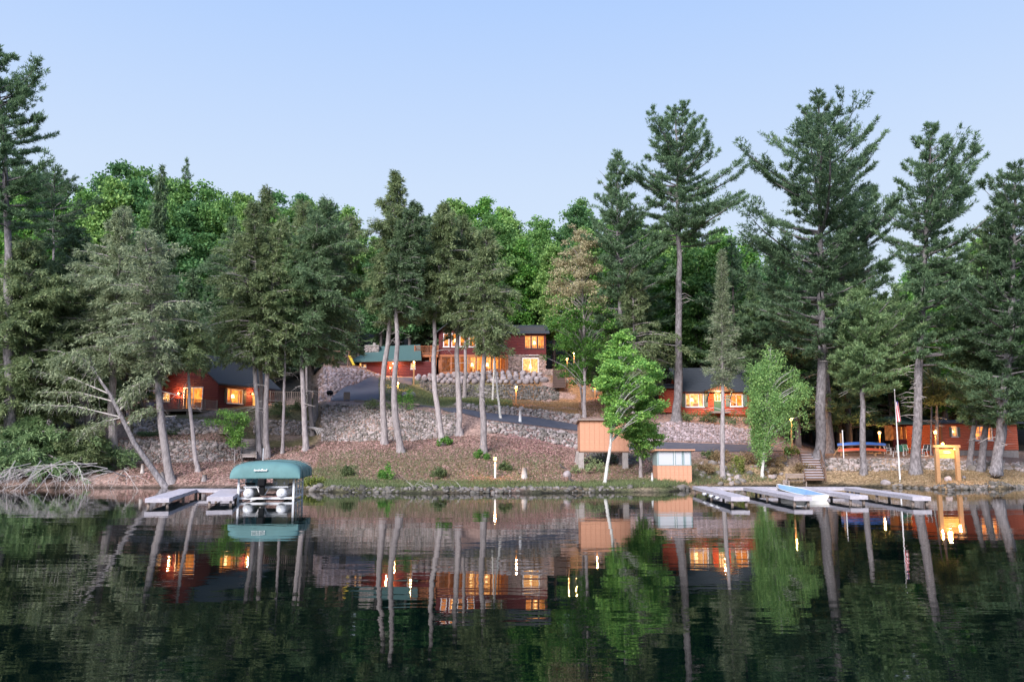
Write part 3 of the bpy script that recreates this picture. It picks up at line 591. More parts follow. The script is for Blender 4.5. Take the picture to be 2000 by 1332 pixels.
H_('birch', [(978, 817), (973, 780), (968, 730), (966, 690), (964, 640)], [(640, 950, 985), (680, 945, 985), (694, 955, 975)], 'thin white birch rooted at the edge of the paved path', r0=.13, ncl=14, leaves=120, leaf='hemlock', leafsz=.2)
H_('maple', [(1141, 814), (1142, 740), (1141, 660), (1138, 560), (1132, 445)], [(450, 1112, 1146), (490, 1084, 1182), (540, 1072, 1202), (590, 1068, 1206), (630, 1058, 1206), (680, 1050, 1196), (720, 1075, 1150), (745, 1105, 1150)],
   'slender maple with tan upper leaves and green lower ones beside the lodge', r0=.2, ncl=140, leaves=200, leaf='maple', leaf2='tan_leaf', split=600, leafsz=.19, crad=.85, flat=.5)
H_('maple', [(1139, 800), (1133, 750), (1129, 690), (1120, 610)], [(612, 1105, 1135), (650, 1070, 1160), (700, 1060, 1150), (745, 1100, 1150)], 'second thinner green maple stem beside the tan-topped one', r0=.14, ncl=36, leaves=260, leaf='maple', leafsz=.2, crad=1.)
H_('maple', [(1180, 948), (1186, 905), (1193, 870), (1193, 840), (1197, 800), (1205, 740), (1215, 655)], [(652, 1195, 1240), (690, 1170, 1262), (740, 1165, 1310), (780, 1180, 1300), (815, 1195, 1285), (835, 1205, 1250)],
   'bright green young maple leaning in front of the orange shed', r0=.13, ncl=150, leaves=230, leaf='maple_low', leafsz=.17, crad=.72, bark='bark_birch', flat=.38)
H_('maple', [(1252, 934), (1250, 880), (1252, 830), (1250, 740)], [(742, 1235, 1275), (790, 1235, 1300), (835, 1208, 1292), (868, 1214, 1294), (888, 1235, 1268)],
   'yellow-green maple with low boughs between the two orange sheds', r0=.15, ncl=110, leaves=220, leaf='maple_low', leafsz=.17, crad=.7, flat=.36)
H_('hemlock', [(1238, 800), (1238, 680), (1235, 520)], [(522, 1230, 1240), (580, 1210, 1260), (640, 1200, 1285), (700, 1195, 1310), (750, 1210, 1320)], 'spindly hemlock with a bare tip behind the bright maples', r0=.15, nl=100, dens=.8, leaf='hemlock', Y=84, dead=6)
H_('pine', [(1210, 808), (1210, 700), (1211, 600), (1205, 480), (1206, 298)], [(300, 1198, 1214), (340, 1170, 1240), (400, 1150, 1260), (460, 1155, 1290), (520, 1150, 1300), (600, 1150, 1290), (670, 1170, 1270)], 'dense dark white pine left of the tallest centre pine', r0=.34, nl=120, dens=1.15, leaf='pine', leafsz=1.15, dead=6, Y=86)
H_('pine', [(1322, 822), (1325, 740), (1326, 620), (1328, 480), (1325, 350), (1322, 203)], [(205, 1312, 1334), (240, 1282, 1366), (290, 1252, 1412), (350, 1235, 1440), (390, 1245, 1455), (430, 1245, 1470), (470, 1290, 1400), (490, 1310, 1350)],
   'tall upswept white pine with a long bare trunk at the middle cabin', r0=.46, nl=95, dens=1.15, leaf='pine', leafsz=1.15, dead=14, z0py=475)
H_('spruce', [(1411, 932), (1411, 850), (1411, 760), (1409, 620), (1408, 488)], [(490, 1405, 1411), (540, 1400, 1418), (600, 1392, 1430), (660, 1381, 1443), (720, 1374, 1452), (755, 1388, 1436)], 'narrow pointed spruce standing alone before the middle cabin porch', r0=.20, nl=170, dens=.9, leaf='hemlock_grey', leafsz=1., dead=8)
H_('birch', [(1488, 932), (1491, 890), (1493, 850), (1497, 780), (1505, 672)], [(672, 1496, 1514), (700, 1472, 1532), (718, 1444, 1562), (750, 1458, 1594), (782, 1438, 1568), (815, 1462, 1592), (850, 1460, 1562), (874, 1480, 1542)],
   'weeping white birch with fresh green leaves beside the middle cabin', r0=.13, ncl=125, leaves=230, leaf='birch', leafsz=.135, crad=.62, droop=1.1, bark='bark_birch', flat=.7)
# --- right
H_('pine', [(1598, 906), (1603, 840), (1607, 740), (1603, 600), (1600, 400), (1598, 188)], [(190, 1580, 1612), (225, 1545, 1660), (260, 1505, 1700), (300, 1510, 1735), (360, 1455, 1760), (420, 1500, 1765), (480, 1455, 1740), (540, 1450, 1710), (600, 1480, 1720), (660, 1515, 1700), (705, 1560, 1660)],
   'giant white pine with the widest crown, rising beside the timber stairs', r0=.46, nl=105, dens=1.2, leaf='pine', leafsz=1.2, dead=8)
H_('pine', [(1617, 886), (1612, 800), (1608, 700), (1625, 560), (1690, 420), (1715, 360)], [(362, 1705, 1722), (420, 1640, 1750), (500, 1560, 1770), (580, 1520, 1720), (650, 1540, 1680)], 'thick trunked pine standing right behind the giant one at the stairs', r0=.62, nl=120, dens=1.15, leaf='pine', leafsz=1.15, dead=5)
H_('pine', [(1687, 927), (1685, 860), (1684, 790), (1684, 700), (1680, 560)], [(560, 1665, 1695), (600, 1630, 1760), (650, 1620, 1800), (700, 1625, 1800), (750, 1640, 1760), (770, 1660, 1740)], 'pine with a low spreading skirt of pale needles left of the flagpole', r0=.28, nl=110, dens=1.35, leaf='pine_pale', leafsz=1.15, dead=4)
H_('pine', [(1788, 926), (1789, 860), (1792, 740), (1797, 600), (1803, 420), (1812, 252)], [(255, 1800, 1826), (290, 1770, 1880), (320, 1770, 1930), (370, 1740, 1940), (430, 1745, 1900), (500, 1750, 1900), (580, 1775, 1930), (650, 1790, 1940), (710, 1795, 1900)],
   'tall pine with wind-swept tiers just right of the flagpole', r0=.40, nl=110, dens=1.15, leaf='pine', leafsz=1.15, dead=16)
H_('pine', [(1893, 915), (1899, 860), (1907, 810), (1925, 600), (1940, 430)], [(430, 1925, 1950), (500, 1880, 1990), (600, 1855, 2010), (700, 1840, 2010), (790, 1855, 1990), (825, 1870, 1950)], 'leaning pine nearest the lit sign, leftmost of three at the far cabin', r0=.24, nl=110, dens=1.1, leaf='pine_pale', leafsz=1.1, dead=4)
H_('pine', [(1914, 921), (1921, 870), (1928, 810), (1945, 700), (1965, 640)], [(640, 1940, 1980), (700, 1900, 2020), (760, 1870, 2020), (815, 1880, 2000), (832, 1890, 1960)], 'leaning pine with lichen patches, middle one of three at the far cabin', r0=.32, nl=70, dens=1.25, leaf='pine', leafsz=1.1, dead=3)
H_('pine', [(1942, 936), (1950, 880), (1960, 815), (1975, 640), (1983, 480), (1990, 318)], [(320, 1975, 2005), (380, 1940, 2050), (450, 1925, 2080), (540, 1900, 2090), (640, 1880, 2100), (740, 1870, 2080), (800, 1880, 2060), (828, 1920, 2020)],
   'thick leaning pine nearest the water at the right edge', r0=.42, nl=140, dens=1.2, leaf='pine', leafsz=1.2, dead=4)
H_('pine', [(1829, 884), (1830, 800), (1828, 740)], [(690, 1815, 1845), (720, 1800, 1880), (750, 1790, 1900), (790, 1800, 1850)], 'small pine with drab lower needles behind the sign lamp', r0=.22, nl=50, dens=1.1, leaf='hemlock', Y=76, dead=10)
H_('spruce', [(1818, 884), (1818, 800), (1817, 700)], [(700, 1812, 1822), (760, 1800, 1836)], 'thin bare-stemmed young spruce between flagpole pine and sign', r0=.1, nl=40, Y=78, dead=6, leaf='hemlock_dark')
# --- small bright trees and shrubs
H_('maple', [(458, 905), (459, 880), (460, 855), (458, 800)], [(790, 425, 480), (815, 405, 492), (840, 430, 490), (868, 445, 480)], 'fresh green sapling in front of the stone steps at left', r0=.06, ncl=42, leaves=170, leaf='maple_low', leafsz=.14, crad=.55, droop=.2, flat=.6, name='sapling')
def shrub(px, py, w_, h_, label, leaf='shrub', n=10, Y=None, name='shrub', sz=.13, lv=95):
    b = hit(px, py) if Y is None else gpx(px, Y)
    s = F / b.y; W_, H2 = w_ / s / 2, h_ / s
    root = thing(name, label, 'shrub', b); t = Tree(); st = MB()
    for i in range(n):
        a, r_ = rng.uniform(0, 6.28), rng.random() ** .5; c = np.array([math.cos(a) * r_ * W_ * 1.05, math.sin(a) * r_ * W_ * .8, H2 * rng.uniform(.2, .9) * (1 - .5 * r_)]); st.tube([(0, 0, -.1), tuple(c)], [.015, .006], 3, False)
        k = lv; v = norm(rng.normal(0, 1, (k, 3))) * (rng.random((k, 1)) ** .4); P_ = c + v * np.array([W_ * .5, W_ * .45, H2 * .32]) * rng.uniform(.5, 1.2); P_[:, 2] = np.maximum(P_[:, 2], .02)
        d = norm(rng.normal(0, 1, (k, 3)) + np.array([0, 0, .3])); W2 = norm(np.cross(d, rng.normal(0, 1, (k, 3)))); t.quad(P_, d * sz, W2 * sz * .35)
    st.build('stem', M['bark_dark'], root); A = [np.concatenate([q[k] for q in t.Q]) for k in range(4)]
    obj('foliage', mesh_np('foliage', np.stack(A, 1).reshape(-1, 3), np.arange(4 * len(A[0])).reshape(-1, 4)), M[leaf], root)
for a in ((677, 932, 24, 26, 'rounded light green shrub on the bank right of the boat lift', 'shrub'), (755, 938, 26, 34, 'feathery green shrub on the low bank, middle of three', 'maple'), (860, 935, 34, 30, 'bushy green shrub among dead twigs on the low bank', 'shrub'),
          (868, 872, 26, 22, 'green clump at the foot of the curving hemlock', 'maple'), (940, 898, 26, 24, 'green clump at the foot of the knobby hemlock', 'maple'), (735, 800, 50, 24, 'dark green shrub on top of the cobble bank left of the paired trunks', 'shrub'),
          (792, 800, 34, 52, 'leafy green shrub between the paired trunks and the path lamp', 'maple'), (1150, 925, 60, 36, 'young dark evergreen growing under the orange shed', 'hemlock'), (1185, 905, 50, 40, 'evergreen seedling behind the leaning maple foot', 'hemlock_dark'),
          (610, 950, 40, 26, 'yellow-green tuft of brush at the right foot of the boat lift', 'yellow_leaf'), (985, 920, 22, 18, 'olive tuft right of the shoreline lamp', 'shrub'), (1385, 895, 30, 18, 'dark green mound on the bank right of the boathouse', 'shrub'),
          (1440, 925, 30, 50, 'upright yellow-green bush left of the birch', 'yellow_leaf'), (1520, 915, 40, 30, 'lamp-lit russet bush right of the birch', 'dry_grass'), (1545, 890, 26, 22, 'yellow bush at the foot of the tall roadside lamp', 'yellow_leaf'),
          (1345, 822, 40, 26, 'dark foundation bush under the left window of the middle cabin', 'shrub'), (1380, 826, 44, 26, 'green foundation bush at the middle cabin doorstep', 'shrub'), (1435, 832, 50, 30, 'low dark shrub under the right window of the middle cabin', 'hemlock_dark'),
          (1275, 790, 40, 50, 'dark bush left of the long bare pine trunk', 'hemlock_dark'), (595, 800, 40, 34, 'ivy-like dark shrub behind the paired hemlock trunks', 'shrub'), (540, 815, 60, 20, 'low green ground shrub below the fence', 'shrub'),
          (1570, 925, 34, 26, 'reddish dry bush left of the timber stairs', 'dry_grass'), (1460, 905, 50, 24, 'brown undergrowth between spruce and birch', 'dry_grass'), (1375, 925, 34, 26, 'tan undergrowth beside the boathouse wall', 'dry_grass'), (335, 850, 60, 16, 'low mossy green growth on the ledge between the left stone banks', 'shrub'), (300, 852, 50, 14, 'low olive growth at the left end of the stone ledge', 'hemlock_dark'), (560, 800, 50, 20, 'mossy green bank growth behind the slim pine', 'shrub'), (1400, 812, 30, 22, 'dark shrub left of the middle cabin steps', 'hemlock_dark'), (1360, 806, 50, 22, 'broad evergreen foundation shrub below the lit cabin window', 'hemlock_dark'), (1410, 900, 40, 36, 'russet leafed bush behind the lone spruce trunk', 'dry_grass'), (1505, 930, 26, 18, 'dry grassy clump at the birch foot', 'dry_grass')):
    shrub(*a)

# --- the wood behind: a few kinds, each tree a copy
def proto_broad(leaf, H, Rr, ncl, leaves, sz):
    root = thing('broadleaf_tree', 'x', 'tree'); t = Tree(); z0 = H * .3
    env = [(z0, Rr * .55, Rr * .5), (H * .5, Rr, Rr * .95), (H * .75, Rr * .85, Rr * .9), (H * .92, Rr * .6, Rr * .62), (H, 1.5, 1.4)]
    t.wood.tube([(0, 0, -.5), (.1, 0, H * .3), (-.1, .1, H * .6), (0, 0, H * .92)], [.3, .22, .15, .03], 7)
    broadleaf(t, lambda h: (0., 0., float(h)), H, z0, env, int(ncl * 1.55), int(leaves * .66), sz, 1.2, 0, .6); build_tree(t, 'b', root, 'bark_dark', leaf); return root
def proto_con(kind, leaf, H, Rr, nl, sz):
    root = thing('conifer_tree', 'x', 'tree'); t = Tree(); z0 = H * .12
    env = [(z0, Rr * .8, Rr * .85), (H * .35, Rr, Rr), (H * .7, Rr * .6, Rr * .55), (H, .15, .15)]
    t.wood.tube([(0, 0, -.5), (0, 0, H * .5), (0, 0, H)], [.26, .17, .02], 7)
    conifer(t, lambda h: (0., 0., float(h)), H, z0, env, kind, nl, .45, sz); build_tree(t, 'c', root, 'bark_dark', leaf); return root
protos = {}
for k, (lf, n_) in enumerate((('oak', 75), ('oak_pale', 70), ('oak_dark', 80), ('maple', 65), ('oak', 60))):
    protos['b%d' % k] = proto_broad(lf, 20, (4.6, 4.2, 5, 3.8, 5.4)[k], n_, 330, .34)
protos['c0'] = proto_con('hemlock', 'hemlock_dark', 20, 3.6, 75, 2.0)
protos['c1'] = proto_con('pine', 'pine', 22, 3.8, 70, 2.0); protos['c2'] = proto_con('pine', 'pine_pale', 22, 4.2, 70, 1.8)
used = set()
def place(kind, px, top, Y, label, group, wide=1.):
    src = protos[kind]; b = gpx(px, Y); tip = at(px, top, Y); H0 = 22 if kind in ('c1', 'c2') else 20; s = max(.25, (tip.z - b.z) / H0)
    if kind in used:
        r_ = src.copy(); C.objects.link(r_)
        for ch in list(src.children):
            c2 = ch.copy(); C.objects.link(c2); c2.parent = r_
    else: r_ = src; used.add(kind)
    r_.location = b; ws = wide * (s * .6 + .4 * .9) * rng.uniform(.9, 1.1); r_.scale = (ws, ws, s); r_.rotation_euler = (0, 0, rng.uniform(0, 6.28)); tag(r_, label, 'tree', group)
SK = [(-60, 330), (0, 340), (60, 330), (140, 350), (190, 320), (260, 322), (330, 345), (380, 365), (420, 350), (470, 378), (520, 372), (580, 378), (640, 385), (690, 400), (712, 450), (740, 440), (790, 430), (830, 415), (880, 395), (950, 376), (985, 395), (1010, 440), (1050, 410), (1090, 425), (1120, 378), (1160, 410), (1220, 420), (1300, 440), (1380, 450), (1440, 425), (1500, 490), (1560, 520), (1650, 560), (1730, 610), (1790, 520), (1860, 500), (1930, 470), (2000, 440), (2080, 450)]
sx_, sy_ = zip(*SK)
ZN = ((190, 'at the far left edge'), (420, 'behind the left red cabin'), (720, 'behind the pale trunk cluster'), (860, 'above the green garage roof'), (1100, 'behind the lodge'), (1300, 'behind the tan-topped maple'), (1480, 'behind the middle cabin'), (1750, 'behind the giant white pine'), (9999, 'behind the far right cabin'))
KN = {'b0': 'rounded mid green broadleaf tree', 'b1': 'pale yellow-green broadleaf tree', 'b2': 'deep green broadleaf tree', 'b3': 'bright green narrow broadleaf tree', 'b4': 'wide spreading green broadleaf tree', 'c0': 'dark drooping conifer', 'c1': 'dark plated pine', 'c2': 'pale needled pine'}
def lab(kd, px):
    z = [b_ for a_, b_ in ZN if px < a_][0]; return KN[kd] + ' in the wood ' + z, 'trees of the wood ' + z
for row, (Yr, off, step) in enumerate(((124, 0, 58), (135, 22, 60), (150, 55, 70))):
    px = -90 + row * 23
    while px < 2110:
        top = np.interp(px, sx_, sy_) + off * (-.3 if row == 0 else .1) + rng.uniform(0, 34) + (30 if row == 0 else 0); kd = 'b%d' % rng.integers(5)
        if px > 1480 and row == 0: kd = rng.choice(['c1', 'b3', 'b0', 'b1'])
        Yp = Yr - (22 if px > 1250 else 0) + rng.uniform(-3, 3)
        kd = str(kd); place(kd, px, top, Yp, *lab(kd, px)); px += step * rng.uniform(.75, 1.2)
# dark conifers making the shade under the tall crowns
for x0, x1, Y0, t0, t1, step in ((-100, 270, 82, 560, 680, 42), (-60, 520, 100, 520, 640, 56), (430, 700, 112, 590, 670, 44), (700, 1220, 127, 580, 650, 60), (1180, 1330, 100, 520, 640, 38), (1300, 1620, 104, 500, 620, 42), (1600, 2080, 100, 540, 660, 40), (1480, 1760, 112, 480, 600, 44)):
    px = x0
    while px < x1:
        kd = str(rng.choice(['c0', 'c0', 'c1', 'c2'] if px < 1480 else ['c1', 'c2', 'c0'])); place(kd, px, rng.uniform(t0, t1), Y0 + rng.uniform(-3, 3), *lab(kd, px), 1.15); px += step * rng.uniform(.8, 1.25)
for px, top, Y, kd, lab in ((290, 322, 108, 'c0', 'pointed conifer tip poking above the broadleaf canopy at left'), (345, 312, 152, 'c1', 'small pine top standing above the canopy right of the pointed conifer'), (835, 420, 124, 'c0', 'olive conifer crown above the garage roof behind the paired hemlocks'), (1235, 420, 92, 'c1', 'full pine crown between the two tall centre pines'),
                            (1440, 470, 92, 'c1', 'pine with flat dark boughs left of the giant white pine'), (1530, 500, 88, 'c1', 'dark pine filling the gap under the giant crown'), (1560, 560, 84, 'c1', 'low dark pine behind the weeping birch'), (1870, 470, 91, 'c2', 'green pine mass right of the wind-swept pine'), (1930, 500, 90, 'c2', 'mid green pine behind the far right cabin'), (1850, 600, 88, 'b3', 'bright green maple glowing behind the wind-swept pine'), (1905, 640, 89, 'b1', 'yellow-green maple over the far right cabin roof'), (1960, 580, 90, 'b3', 'green maple behind the leaning pines at right'), (1745, 590, 95, 'c2', 'pale pine in the dark gap above the flagpole'), (1640, 560, 88, 'c2', 'pale pine just right of the giant trunk'), (1480, 560, 90, 'c2', 'pale pine behind the top of the weeping birch'), (1660, 520, 86, 'c1', 'dark pine behind the skirted pine left of the flagpole')):
    place(kd, px, top, Y, lab, None, .75 if px < 400 else 1.5)
for px, top, Y in ((1010, 440, 118), (1045, 480, 121), (1090, 500, 120)):
    pass
for k, o in protos.items():
    if k not in used: [bpy.data.objects.remove(c) for c in list(o.children)]; bpy.data.objects.remove(o)

# --- litter and grass
def scatter(px0, px1, Y0, Y1, n):
    px = rng.uniform(px0, px1, n); Y = rng.uniform(Y0, Y1, n); z = zcol(px, Y); d = Y * CT + (z - CH) * ST; P_ = np.stack([(px - CX) / F * d, Y, z], -1); return P_[z > .25]
def litter(name, label, cat, regs, m, ln, wd, up):
    P_ = np.concatenate([scatter(*r) for r in regs]); n = len(P_); d = norm(rng.normal(0, 1, (n, 3)) * np.array([1, 1, .35]) + np.array([0, 0, up])); W = norm(np.cross(d, rng.normal(0, 1, (n, 3))))
    sz = rng.uniform(.6, 1.3, (n, 1)); A = (P_ - W * wd, P_ + W * wd, P_ + d * ln * sz); V = np.stack(A, 1).reshape(-1, 3); V[:, 2] += .05
    tag(obj(name, mesh_np(name, V, np.arange(3 * n).reshape(n, 3)), M[m]), label, cat, kind='stuff')
litter('leaf_litter', 'russet fallen leaves covering the sloping bank', 'fallen leaves', [(230, 640, 60, 75, 26000), (620, 1150, 60, 76, 44000), (1100, 1300, 60, 76, 12000), (1130, 1250, 86, 108, 6000)], 'litter', .13, .06, .15)
litter('shore_grass', 'green grass tufts along the shoreline bank', 'grass', [(590, 1340, 57, 61.5, 26000), (1340, 1600, 60, 68, 7000), (740, 900, 86, 105, 9000), (900, 1000, 86, 106, 6000), (560, 700, 60, 66, 2500), (620, 1100, 60, 72, 6500), (640, 890, 76, 82, 900), (1140, 1290, 60, 76, 1500)], 'grass', .28, .02, 1.4)
litter('dry_grass', 'tan dry grass and needles on the right bank', 'dry grass', [(1340, 2050, 60, 70, 24000), (600, 1250, 60, 69, 13000), (1000, 1200, 86, 106, 7000)], 'dry_grass', .16, .02, .9)

print('TRIS', sum(len(m.polygons) * (2 if len(m.polygons) and len(m.polygons[0].vertices) == 4 else 1) for m in bpy.data.meshes))

# ------------------------------------------------------------------ buildings and things
def wood(k, c, c2, **kw): M[k] = mat(k, c, kw.pop('rough', .7), c2, kw.pop('scale', 6), 5, island=.14 if 'dock' in k or 'weath' in k else 0, bump=kw.pop('bump', .2), stretch=(.6, 1, 3), **kw)
wood('red_log', (.135, .024, .025), (.09, .017, .02)); wood('orange_log', (.42, .085, .045), (.28, .05, .03)); wood('lamplit_log', (.55, .15, .085), (.40, .095, .055)); wood('cedar', (.42, .16, .07), (.30, .10, .05))  # far right cabin's logs: orange_log copied brighter, sign lamp glow put into the colour
wood('deck_wood', (.20, .115, .08), (.13, .08, .06)); wood('weathered', (.32, .25, .22), (.22, .17, .15)); wood('dock_wood', (.50, .47, .52), (.36, .33, .38)); wood('plywood', (.60, .31, .20), (.52, .26, .17), bump=.1)
wood('post_wood', (.42, .24, .12), (.3, .17, .09)); wood('brown_steps', (.13, .085, .075), (.09, .06, .055))
M['green_roof'] = mat('green_roof', (.085, .155, .15), .7, (.065, .12, .118), 9, 6, bump=.2)
M['slate_roof'] = mat('slate_roof', (.055, .065, .08), .8, (.038, .043, .055), 9, 6, bump=.3)
M['white_paint'] = mat('white_paint', (.75, .74, .76), .5, (.62, .61, .64), 3)
M['grey_trim'] = mat('grey_trim', (.30, .38, .40), .5); M['shutter'] = mat('shutter', (.13, .17, .15), .6); M['dark_trim'] = mat('dark_trim', (.05, .05, .055), .6)
M['green_door'] = mat('green_door', (.05, .12, .08), .5); M['concrete'] = mat('concrete', (.38, .34, .33), .9, (.28, .25, .24), 4)
M['fieldstone'] = mat('fieldstone', (.36, .27, .24), .9, (.2, .15, .14), 2.2, 3, island=.4, bump=.3)
M['alu'] = mat('alu', (.72, .73, .78), .4); M['alu_bright'] = mat('alu_bright', (.78, .79, .84), .3, (.6, .62, .68), 2, spec=.8)
M['canopy'] = mat('canopy', (.115, .235, .24), .7, (.10, .20, .205), 1.6, 4, bump=.5); M['black'] = mat('black', (.006, .006, .008), .5, spec=.15)
M['white_logo'] = mat('white_logo', (.8, .8, .8), .6); M['cream'] = mat('cream', (.78, .74, .55), .5); M['teal_panel'] = mat('teal_panel', (.22, .42, .50), .5)
M['boat_white'] = mat('boat_white', (.72, .70, .70), .35, (.6, .57, .52), 2); M['boat_blue'] = mat('boat_blue', (.22, .36, .60), .5, (.17, .29, .5), 3)
M['blue'] = mat('blue', (.05, .14, .45), .5); M['red'] = mat('red', (.55, .10, .05), .5); M['flag_red'] = mat('flag_red', (.55, .04, .07), .8); M['flag_blue'] = mat('flag_blue', (.03, .05, .22), .8)
M['chair_green'] = mat('chair_green', (.03, .14, .10), .6); M['yellow'] = mat('yellow', (.7, .5, .05), .5); M['tarp_blue'] = mat('tarp_blue', (.06, .12, .38), .6, (.04, .09, .28), 2)
def glow(k, c, s): M[k] = mat(k, (.8, .5, .2), .5, emit=c, estr=s)
glow('bulb', (1, .40, .10), 3.6); glow('lampshade', (1, .62, .25), 3.2)
def lit(k, a, b, s):
    m = bpy.data.materials.new(k); m.use_nodes = True; N = m.node_tree.nodes; L = m.node_tree.links; P = N['Principled BSDF']; P.inputs['Base Color'].default_value = (.3, .15, .06, 1)
    tc = N.new('ShaderNodeTexCoord'); mp = N.new('ShaderNodeMapping'); mp.inputs['Scale'].default_value = (1.6, 1, 1.1); nz = N.new('ShaderNodeTexNoise'); nz.inputs['Scale'].default_value = 2.3; nz.inputs['Detail'].default_value = 5
    L.new(tc.outputs['Object'], mp.inputs[0]); L.new(mp.outputs[0], nz.inputs[0]); cr = N.new('ShaderNodeValToRGB'); cr.color_ramp.elements[0].position = .36; cr.color_ramp.elements[0].color = (*a, 1); cr.color_ramp.elements[1].position = .66; cr.color_ramp.elements[1].color = (*b, 1)
    L.new(nz.outputs[0], cr.inputs[0]); L.new(cr.outputs[0], P.inputs['Emission Color']); P.inputs['Emission Strength'].default_value = s; M[k] = m
lit('lit_orange', (.45, .09, .015), (1, .40, .07), .75); lit('lit_warm', (.42, .12, .02), (1, .60, .20), .85); lit('lit_dim', (.03, .008, .004), (.30, .10, .03), .6); lit('lit_red', (.28, .03, .008), (.9, .20, .03), .6)
gm = bpy.data.materials.new('window_glass'); gm.use_nodes = True; N = gm.node_tree.nodes; L = gm.node_tree.links
tr = N.new('ShaderNodeBsdfTransparent'); gl = N.new('ShaderNodeBsdfGlossy'); gl.inputs['Roughness'].default_value = .03; lw = N.new('ShaderNodeLayerWeight'); pw = N.new('ShaderNodeMath'); pw.operation = 'POWER'; pw.inputs[1].default_value = 4; L.new(lw.outputs['Facing'], pw.inputs[0]); fr = N.new('ShaderNodeMath'); fr.operation = 'MULTIPLY_ADD'; fr.inputs[1].default_value = .6; fr.inputs[2].default_value = .04; L.new(pw.outputs[0], fr.inputs[0]); ms = N.new('ShaderNodeMixShader')
L.new(fr.outputs[0], ms.inputs[0]); L.new(tr.outputs[0], ms.inputs[1]); L.new(gl.outputs[0], ms.inputs[2]); L.new(ms.outputs[0], N['Material Output'].inputs[0]); M['glass'] = gm

def frame_at(x, y, z, rz): return Matrix.Translation((x, y, z)) @ Matrix.Rotation(rz, 4, 'Z')
def log_wall(parent, x0, y0, rz, length, z0, z1, m, openings=(), course=.22, clip=None, name='wall'):
    """a wall of rounded log courses: runs from (x0,y0) along rz; its outside is to the right of that direction"""
    b = MB(); n = max(1, round((z1 - z0) / course)); c = (z1 - z0) / n; T = frame_at(x0, y0, 0, rz)
    for k in range(n):
        lo, hi = z0 + k * c, z0 + (k + 1) * c; mid = (lo + hi) / 2; a, e = clip(mid) if clip else (0, length)
        if e - a < .1: continue
        sp = [(a, e)]
        for (u0, u1, q0, q1) in openings:
            if q0 < mid < q1:
                ns = []
                for s0, s1 in sp:
                    if u0 > s0: ns.append((s0, min(s1, u0)))
                    if u1 < s1: ns.append((max(s0, u1), s1))
                sp = [q for q in ns if q[1] - q[0] > .01]
        for s0, s1 in sp:
            pr = [(.12, lo), (-.03, lo), (-.07, lo + .3 * c), (-.07, lo + .7 * c), (-.03, hi), (.12, hi)]
            v = [T @ Vector((s0, y, z)) for y, z in pr] + [T @ Vector((s1, y, z)) for y, z in pr]
            b.add(v, [(5, 4, 3, 2, 1, 0), (6, 7, 8, 9, 10, 11)] + [(i, (i + 1) % 6, (i + 1) % 6 + 6, i + 6) for i in range(6)])
    return b.build(name, M[m], parent)
def window(parent, x, y, z, rz, w_, h_, vm=(.5,), hm=(), frame='white_paint', room='lit_orange', shutters=None, t=.08, depth=1.0, lampx=None, furniture=True, name='window', sill=True):
    b = MB(); T = t
    b.box(0, w_, -.09, .05, 0, T).box(0, w_, -.09, .05, h_ - T, h_).box(0, T, -.089, .049, T, h_ - T).box(w_ - T, w_, -.089, .049, T, h_ - T)
    for v in vm: b.box(v * w_ - T * .35, v * w_ + T * .35, -.08, .03, T, h_ - T)
    for v in hm: b.box(T, w_ - T, -.07, .02, v * h_ - T * .3, v * h_ + T * .3)
    if sill: b.box(-.06, w_ + .06, -.14, -.0905, -.06, .02)
    f = b.build(name, M[frame], parent); f.location = (x, y, z); f.rotation_euler = (0, 0, rz)
    MB().box(T * .5, w_ - T * .5, -.006, 0, T * .5, h_ - T * .5).build('pane', M['glass'], f)
    r_ = MB(); e = .25; X0, X1, Z0, Z1 = -e, w_ + e, -.1, h_ + .15
    r_.add([(X0, .14, Z0), (X1, .14, Z0), (X1, .14, Z1), (X0, .14, Z1), (X0, depth, Z0), (X1, depth, Z0), (X1, depth, Z1), (X0, depth, Z1)], [(4, 5, 6, 7), (0, 1, 5, 4), (3, 7, 6, 2), (0, 4, 7, 3), (1, 2, 6, 5)])
    r_.build('interior', M[room], f)
    if furniture and room != 'lit_dim':
        fb_ = MB(); k = int(abs(x * 7 + z * 3)) % 3
        fb_.box(w_ * .12, w_ * .42, depth * .6, depth * .8, 0, h_ * (.25 + .1 * k)).box(w_ * .6, w_ * .85, depth * .55, depth * .75, 0, h_ * .3).box(0, w_ * .06, .16, .2, 0, h_).box(w_ * .94, w_, .16, .2, 0, h_)
        fb_.build('furniture', M['post_wood'], f)
    if lampx is not None:
        lw = .16; MB().tube([(lampx * w_, depth * .45, h_ * .45), (lampx * w_, depth * .45, h_ * .68)], [lw * 1.3, lw * .7], 8).build('table_lamp', M['lampshade'], f)
    if shutters:
        sw = w_ * .32 if w_ < 1.6 else .38; sb = MB()
        for a0 in (-sw - .03, w_ + .03):
            o = MB().box(a0, a0 + sw, -.12, -.071, 0, h_)
            for q in range(8): o.box(a0 + .04, a0 + sw - .04, -.14, -.1205, h_ * (q + .2) / 8, h_ * (q + .75) / 8)
            o.build('shutter', M[shutters], f)
    return f
